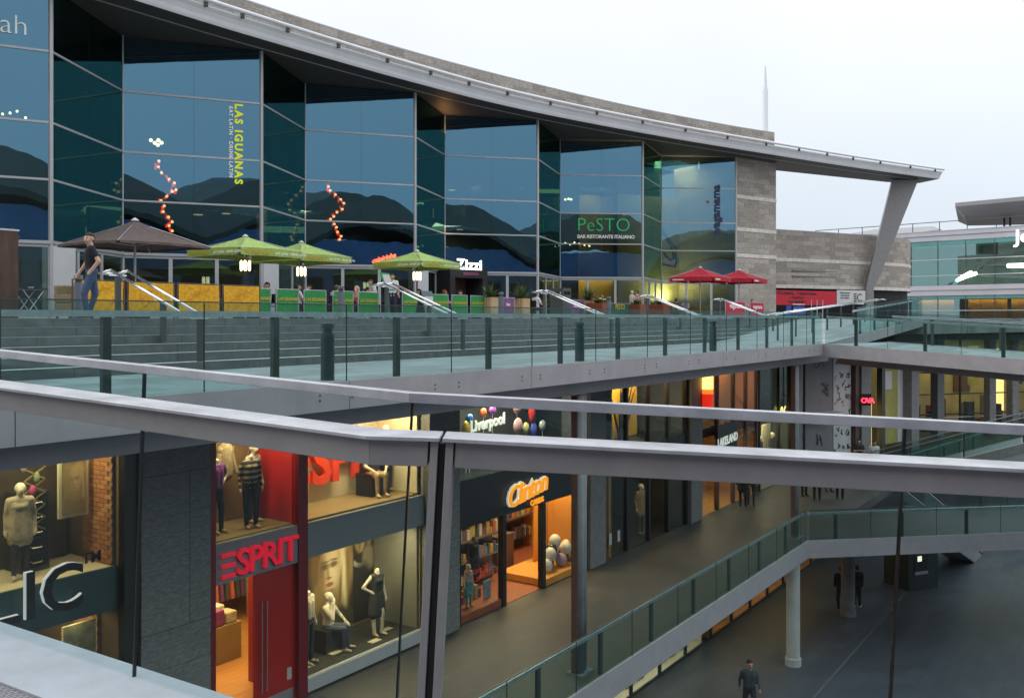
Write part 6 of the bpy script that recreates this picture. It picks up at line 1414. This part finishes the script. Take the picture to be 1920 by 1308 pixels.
# ================================================================== chairs, tables and people on the terrace
def chair_proto():
    c = thing('bistro_chair', 'c', 'chair', (0, 0, 0)); 
    MB().box(-.21, .21, -.21, .21, .43, .46).build('seat', m_blackmat, c, local=True); MB().box(-.2, .2, .19, .215, .56, .88).build('backrest', m_blackmat, c, local=True)
    for a_ in (-.19, .19):
        MB().tube((a_, -.19, 0), (a_, -.18, .43), .014, n=6).build('leg', m_darkpost, c, local=True); MB().tube((a_, .22, 0), (a_, .19, .86), .014, n=6).build('leg', m_darkpost, c, local=True)
    return c
cp = chair_proto(); used = [False]
CH_LAB = 'black bistro chair under the seated diner behind the screens'
def chair(x, y, rz, label):
    c = cp if not used[0] else copy_tree(cp); used[0] = True
    c.location = (x, y, -.02); c.rotation_euler = (0, 0, rz); tag(c, label, 'chair', 'chairs of the terrace diners'); return c
tp_ = thing('bistro_table', 't', 'table', (0, 0, 0)); MB().lathe((0, 0, .70), [(.36, 0), (.36, .03)], 18).build('table_top', m_dkw, tp_, local=True); MB().tube((0, 0, .02), (0, 0, .70), .03, n=8).build('stem', m_darkpost, tp_, local=True); MB().lathe((0, 0, 0), [(.24, 0), (.22, .03)], 14).build('base', m_darkpost, tp_, local=True)
tused = [False]
def table(x, y, lab):
    t_ = tp_ if not tused[0] else copy_tree(tp_); tused[0] = True; t_.location = (x, y, -.02); tag(t_, lab, 'table', 'tables of the terrace diners')
DIN = [(247, 23.8, (.9, .4), (.10, .03, .03), (.06, .03, .02), 'long', True, 'diner with brown hair behind the yellow screens', 'table', 'down'),
       (501, 25.3, (-1, .2), (.60, .60, .58), (.04, .03, .02), 'short', False, 'diner in a white striped shirt at the first green screen', 'table', 'table'),
       (558, 25.6, (.9, -.3), (.62, .62, .62), (.05, .03, .02), 'short', False, 'diner in a white shirt seen from behind near the green top', 'table', 'table'),
       (580, 25.9, (-1, -.1), (.01, .16, .10), (.02, .015, .01), 'long', True, 'diner in a dark green top beside the parasol pole', 'chin', 'table'),
       (631, 25.2, (1, .3), (.62, .60, .58), (.12, .06, .03), 'short', False, 'diner in a white shirt behind the grey bollard', 'table', 'table'),
       (669, 25.3, (-1, -.2), (.55, .25, .2), (.55, .38, .16), 'long', True, 'blonde diner with bare arms at the green screen gap', 'chin', 'table'),
       (690, 25.8, (1, -.3), (.12, .10, .10), (.03, .02, .02), 'short', False, 'dark-haired diner beside the white-shirted server', 'table', 'table'),
       (757, 25.6, (1, -.5), (.02, .02, .025), (.02, .015, .01), 'short', False, 'dark-haired diner in black beside the corner column', 'table', 'table'),
       (786, 25.7, (-1, -.1), (.50, .40, .28), (.04, .03, .02), 'long', True, 'diner in a beige top under the green parasol lamps', 'down', 'table'),
       (833, 25.4, (1, -.3), (.06, .05, .05), (.35, .10, .03), 'long', True, 'red-haired diner behind the last green screens', 'table', 'table'),
       (863, 25.8, (-1, -.4), (.05, .04, .05), (.08, .03, .03), 'short', False, 'diner in dark clothes beside the black entrance', 'table', 'table'),
       (1005, 24.2, (1, -.2), (.66, .66, .66), (.04, .03, .02), 'short', False, 'diner in a white shirt near the litter bin', 'table', 'table'),
       (1268, 24.5, (1, -.2), (.08, .08, .09), (.03, .02, .02), 'short', False, 'diner in dark clothes behind the end dark green screen', 'table', 'table'),
       (1285, 24.0, (-1, -.1), (.40, .38, .38), (.04, .03, .02), 'short', False, 'diner in a grey shirt under the red parasol', 'table', 'table'),
       (1410, 21.2, (-1, -.2), (.66, .66, .66), (.05, .03, .02), 'short', False, 'diner in a white shirt behind the red screen', 'table', 'table')]
for px, t, fc, top, hc, hair, fem, lab, la, ra in DIN:
    x = S(px, t); person(lab, (x, t, -.02), fc, top, (.03, .03, .045), hc, sit=True, hair=hair, female=fem, larm=la, rarm=ra, voxel=.026, sleeves='none' if 'bare' in lab else 'short', scale=1.02)
    chair(x, t, math.atan2(fc[1], fc[0]) + math.pi / 2, 'chair of the ' + lab)
for tl_, (px, t) in zip(('brown-haired', 'striped-shirt', 'dark green top', 'blonde', 'beige top', 'red-haired', 'white-shirted litter bin', 'red parasol', 'red screen'), ((262, 24.3), (528, 25.4), (605, 25.9), (650, 25.4), (770, 25.8), (848, 25.7), (1016, 24.3), (1277, 24.4), (1400, 21.3))): table(S(px, t), t, 'round bistro table in front of the %s diner' % tl_)
sk2 = m_skin2
person('man in a black T-shirt and blue jeans walking past the yellow screens', (S(172, 18.0), 18.0, -.02), toward(-.86, -.5), (.012, .012, .016), (.045, .085, .16), (.05, .03, .022), scale=1.04, voxel=.011, skin=sk2, larm='pocket', rarm='swing_f', turn=R(40), lk=(.30, -.22), lean=.04, shoe=(.05, .04, .03))
person('server in a white shirt and dark trousers beside the menu stand', (S(735, 23.6), 23.6, -.02), (-.6, -.8), (.66, .66, .66), (.02, .02, .05), (.03, .02, .015), rarm='fold', larm='down', voxel=.024, lk=(.1, -.1))
person('server in a white shirt leaning over the green screens', (S(703, 25.6), 25.6, -.02), (-1, .1), (.64, .63, .62), (.03, .03, .04), (.05, .03, .02), lean=.35, rarm='table', larm='table', voxel=.024, scale=.92)
person('standing person with pale hair and a cream top beside the flower planters', (S(1185, 25), 25, -.02), (.2, 1), (.50, .45, .38), (.08, .08, .1), (.62, .56, .45), voxel=.026, hair='short', female=True, scale=.97)
person('standing person in a pink shirt next to the cream-topped one', (S(1195, 25.2), 25.2, -.02), (-.2, 1), (.55, .28, .34), (.06, .06, .08), (.10, .06, .04), voxel=.026)
# people on the walkways and in the mall
def floor_person(lab, px, d, z, fc, top, leg, **k): p = W((px - 960) / F * d, d, z); person(lab, tuple(p), fc, top, leg, voxel=.026, **k)
floor_person('man in a dark jacket walking alone on the mall floor', 1405, 26.2, -11.4, toward(.1, -1), (.05, .07, .07), (.03, .035, .045), sleeves='long', larm='swing_f', rarm='swing_b', lk=(.35, -.3), coat=False)
floor_person('walker in black with white shoes beside the dark mall column', 1607, 36.3, -11.4, toward(.5, .8), (.015, .015, .02), (.012, .012, .016), sleeves='long', lk=(.35, -.3), larm='swing_f', rarm='swing_b', shoe=(.7, .7, .7))
floor_person('walker in black partly hidden by the dark mall column', 1577, 36.0, -11.4, toward(.4, .8), (.012, .012, .015), (.012, .012, .015), sleeves='long', lk=(-.3, .3))
floor_person('walker in shorts with white shoes far along the mall floor', 1895, 45.5, -11.4, toward(-.2, .9), (.03, .03, .04), (.03, .03, .04), lk=(.3, -.25), shoe=(.7, .7, .7))
floor_person('walker in a red top far along the mall floor', 1913, 46, -11.4, toward(-.2, .9), (.25, .05, .06), (.08, .03, .03), lk=(-.2, .25))
for i, (px, d, tp2, lg2) in enumerate(((1507, 38.5, (.02, .02, .025), (.015, .015, .02)), (1532, 37.4, (.03, .03, .035), (.015, .016, .02)), (1552, 39.4, (.2, .2, .22), (.05, .08, .15)), (1575, 37.6, (.02, .02, .03), (.018, .02, .03)))):
    floor_person(['person in black standing by the end column of the walkway', 'person in dark trousers striding on the walkway junction', 'person in blue jeans on the walkway junction', 'person in dark clothes near the escalator'][i], px, d, -7.4, toward(.3, 1 if i % 2 else -1), tp2, lg2, sleeves='long', lk=(.28, -.2) if i else (0, .1))
floor_person('man in a dark top standing by the pale pillar of the far shops', 1610, 43.5, -7.4, toward(-.1, -1), (.03, .03, .035), (.08, .08, .09), rarm='fold', larm='fold')
floor_person('man in a white shirt and dark tie near the far lit doorway', 1639, 43.0, -7.4, toward(-.05, -1), (.68, .68, .7), (.05, .05, .07), lk=(.15, -.1))
floor_person('shopper in a dark coat in front of the wood-fronted shop', 1393, 36.2, -7.4, toward(.3, 1), (.025, .022, .025), (.03, .03, .04), sleeves='long', coat=True, lk=(.2, -.2))
floor_person('shopper in a brown jacket beside the dark-coated one', 1408, 36.4, -7.4, toward(.3, 1), (.12, .08, .06), (.06, .06, .08), sleeves='long', lk=(-.2, .2), female=True, hair='long')

# ================================================================== banner boards by the wing, left edge of the terrace
def wq(px, d, py): return LP(px, py, d)
def board(name, label, px0, px1, py0, py1, d0, d1, m, prints=()):
    P = LP(px0, 597, d0); Q = LP(px1, 597, d1); u = (Q - P).normalized(); n = Vector((u.y, -u.x, 0)); n = n if n.dot(-P) > 0 else -n; L = (Q - P).length
    b = thing(name, label, 'banner', (P.x, P.y, zpy(py1, d0))); z0, z1 = zpy(py1, d0), zpy(py0, d0)
    quad_panel(MB(), P, u, n, 0, L, z0, z1, 0, .04).build('sheet', m, b)
    for t_, fx, fz, sz, mm_ in prints: MB().text(t_, P + u * (L * fx) + n * .06 + Vector((0, 0, z0 + (z1 - z0) * fz)), u, (0, 0, 1), (z1 - z0) * sz, .006, 'CENTER', offset=.004).build('print', mm_, b)
    return b, P, u, n, L, z0, z1
board('red_banner', 'long red banner announcing a new restaurant on the black wall', 1415, 1567, 543, 571, 68.5, 72.8, cloth((.55, .03, .05)), (("IT'S COMING...  7 Global Cuisines", .5, .72, .27, m_black), ('1 Fixed Price', .5, .44, .25, m_black), ('One destination', .5, .16, .25, m_black), ('www.comingsoon.co.uk', .52, .02, .12, m_vw)))
b, P, u, n, L, z0, z1 = board('white_banner', 'white notice with grey emblem next to the long red banner', 1568.5, 1622, 543.5, 570, 72.9, 74.6, m_whitewall, (('Another project', .27, .76, .16, m_darkpost), ('undertaken by', .27, .58, .16, m_darkpost), ('these builders', .27, .40, .16, m_darkpost), ('C', .78, .22, .80, m_darkpost)))
for k in range(4): quad_panel(MB(), P, u, n, L * .58, L * .68, z0 + (z1 - z0) * (.2 + .16 * k), z0 + (z1 - z0) * (.29 + .16 * k), .045, .01).build('emblem_bar', m_darkpost, b)
board('blue_notice', 'blue notice panel standing below the red banner', 1487, 1509, 574, 590, 62, 62.4, cloth((.06, .09, .40)), (('NEW OPENING', .5, .5, .25, m_vw),))
board('blue_notice', 'small blue notice with a red figure beside the larger blue notice', 1474, 1483, 573, 592, 62, 62.2, cloth((.03, .10, .42)), (('!', .5, .2, .6, m_redv),))
for px in (1521.5, 1532, 1542.5):
    p = LP(px, 580, 50); MB().tube((p.x, p.y, -.1), (p.x, p.y, 1.0), .025, n=8).build('slim_post', m_steel, label='slim steel post standing on the ramp landing near the deck corner', cat='post', group='slim posts on the ramp landing')
p = LP(8, 597, 21.5); tsn = thing('timber_screen', 'dark brown timber panel at the left end of the terrace', 'panel', (p.x, p.y, -.02))
MB().box(p.x - .45, p.x + .3, p.y - .05, p.y + .05, -.02, 2.05).build('panel', M('dark_timber', (.07, .035, .025), .6, 0, .5, 4, stretch=(1, 1, .3)), tsn); MB().box(p.x - .47, p.x + .32, p.y - .06, p.y + .06, 2.051, 2.09).build('cap', m_sill, tsn)
p = LP(26, 597, 25); wl = thing('wall_lamp', 'small dark lantern on the glass front beside the timber panel', 'lamp', (p.x, p.y, 2.0)); MB().lathe((p.x, p.y, 2.1), [(.12, 0), (.14, .1), (.05, .25)], 10).build('shade', m_darkpost, wl); MB().tube((p.x, p.y, 2.35), (p.x, p.y, 2.5), .015, n=6).build('stem', m_darkpost, wl); MB().tube((p.x, p.y, 2.5), (p.x, p.y, -.02), .012, n=6).build('stem', m_darkpost, wl)
p = LP(54, 597, 22.5); ft = thing('folding_table', 'small dark folding table with crossed steel legs on the terrace', 'table', (p.x, p.y, -.02))
bx('table_top', m_black, ft, p.x - .32, p.x + .32, p.y - .3, p.y + .3, .70, .73)
for y in (-.22, .22):
    for a_ in (-.26, .26): MB().tube((p.x - a_, p.y + y, -.02), (p.x + a_, p.y + y, .70), .014, n=6).build('leg', m_steel, ft)
MB().lathe((p.x + .05, p.y, .731), [(.05, 0), (.07, .05)], 10).build('ashtray', m_sill, label='small white ashtray on the folding table', cat='ashtray')
p = LP(140, 597, 26.5); sofa = thing('rattan_chair', 'pale rattan armchair behind the first grey bollard', 'chair', (p.x, p.y, -.02)); m_rat = M('rattan', (.30, .24, .14), .8, 0, .35, 20)
bx('seat', m_rat, sofa, p.x - .4, p.x + .4, p.y - .4, p.y + .4, .15, .45, bevel=.05); bx('backrest', m_rat, sofa, p.x - .4, p.x + .4, p.y + .3, p.y + .42, .451, .95, bevel=.05)
for sx_ in (-.4, .32): bx('arm', m_rat, sofa, p.x + sx_, p.x + sx_ + .08, p.y - .4, p.y + .3, .451, .68, bevel=.03)
for sx_, sy_ in ((-.36, -.36), (.3, -.36), (-.36, .3), (.3, .3)): bx('leg', m_darkpost, sofa, p.x + sx_, p.x + sx_ + .06, p.y + sy_, p.y + sy_ + .06, -.02, .149)
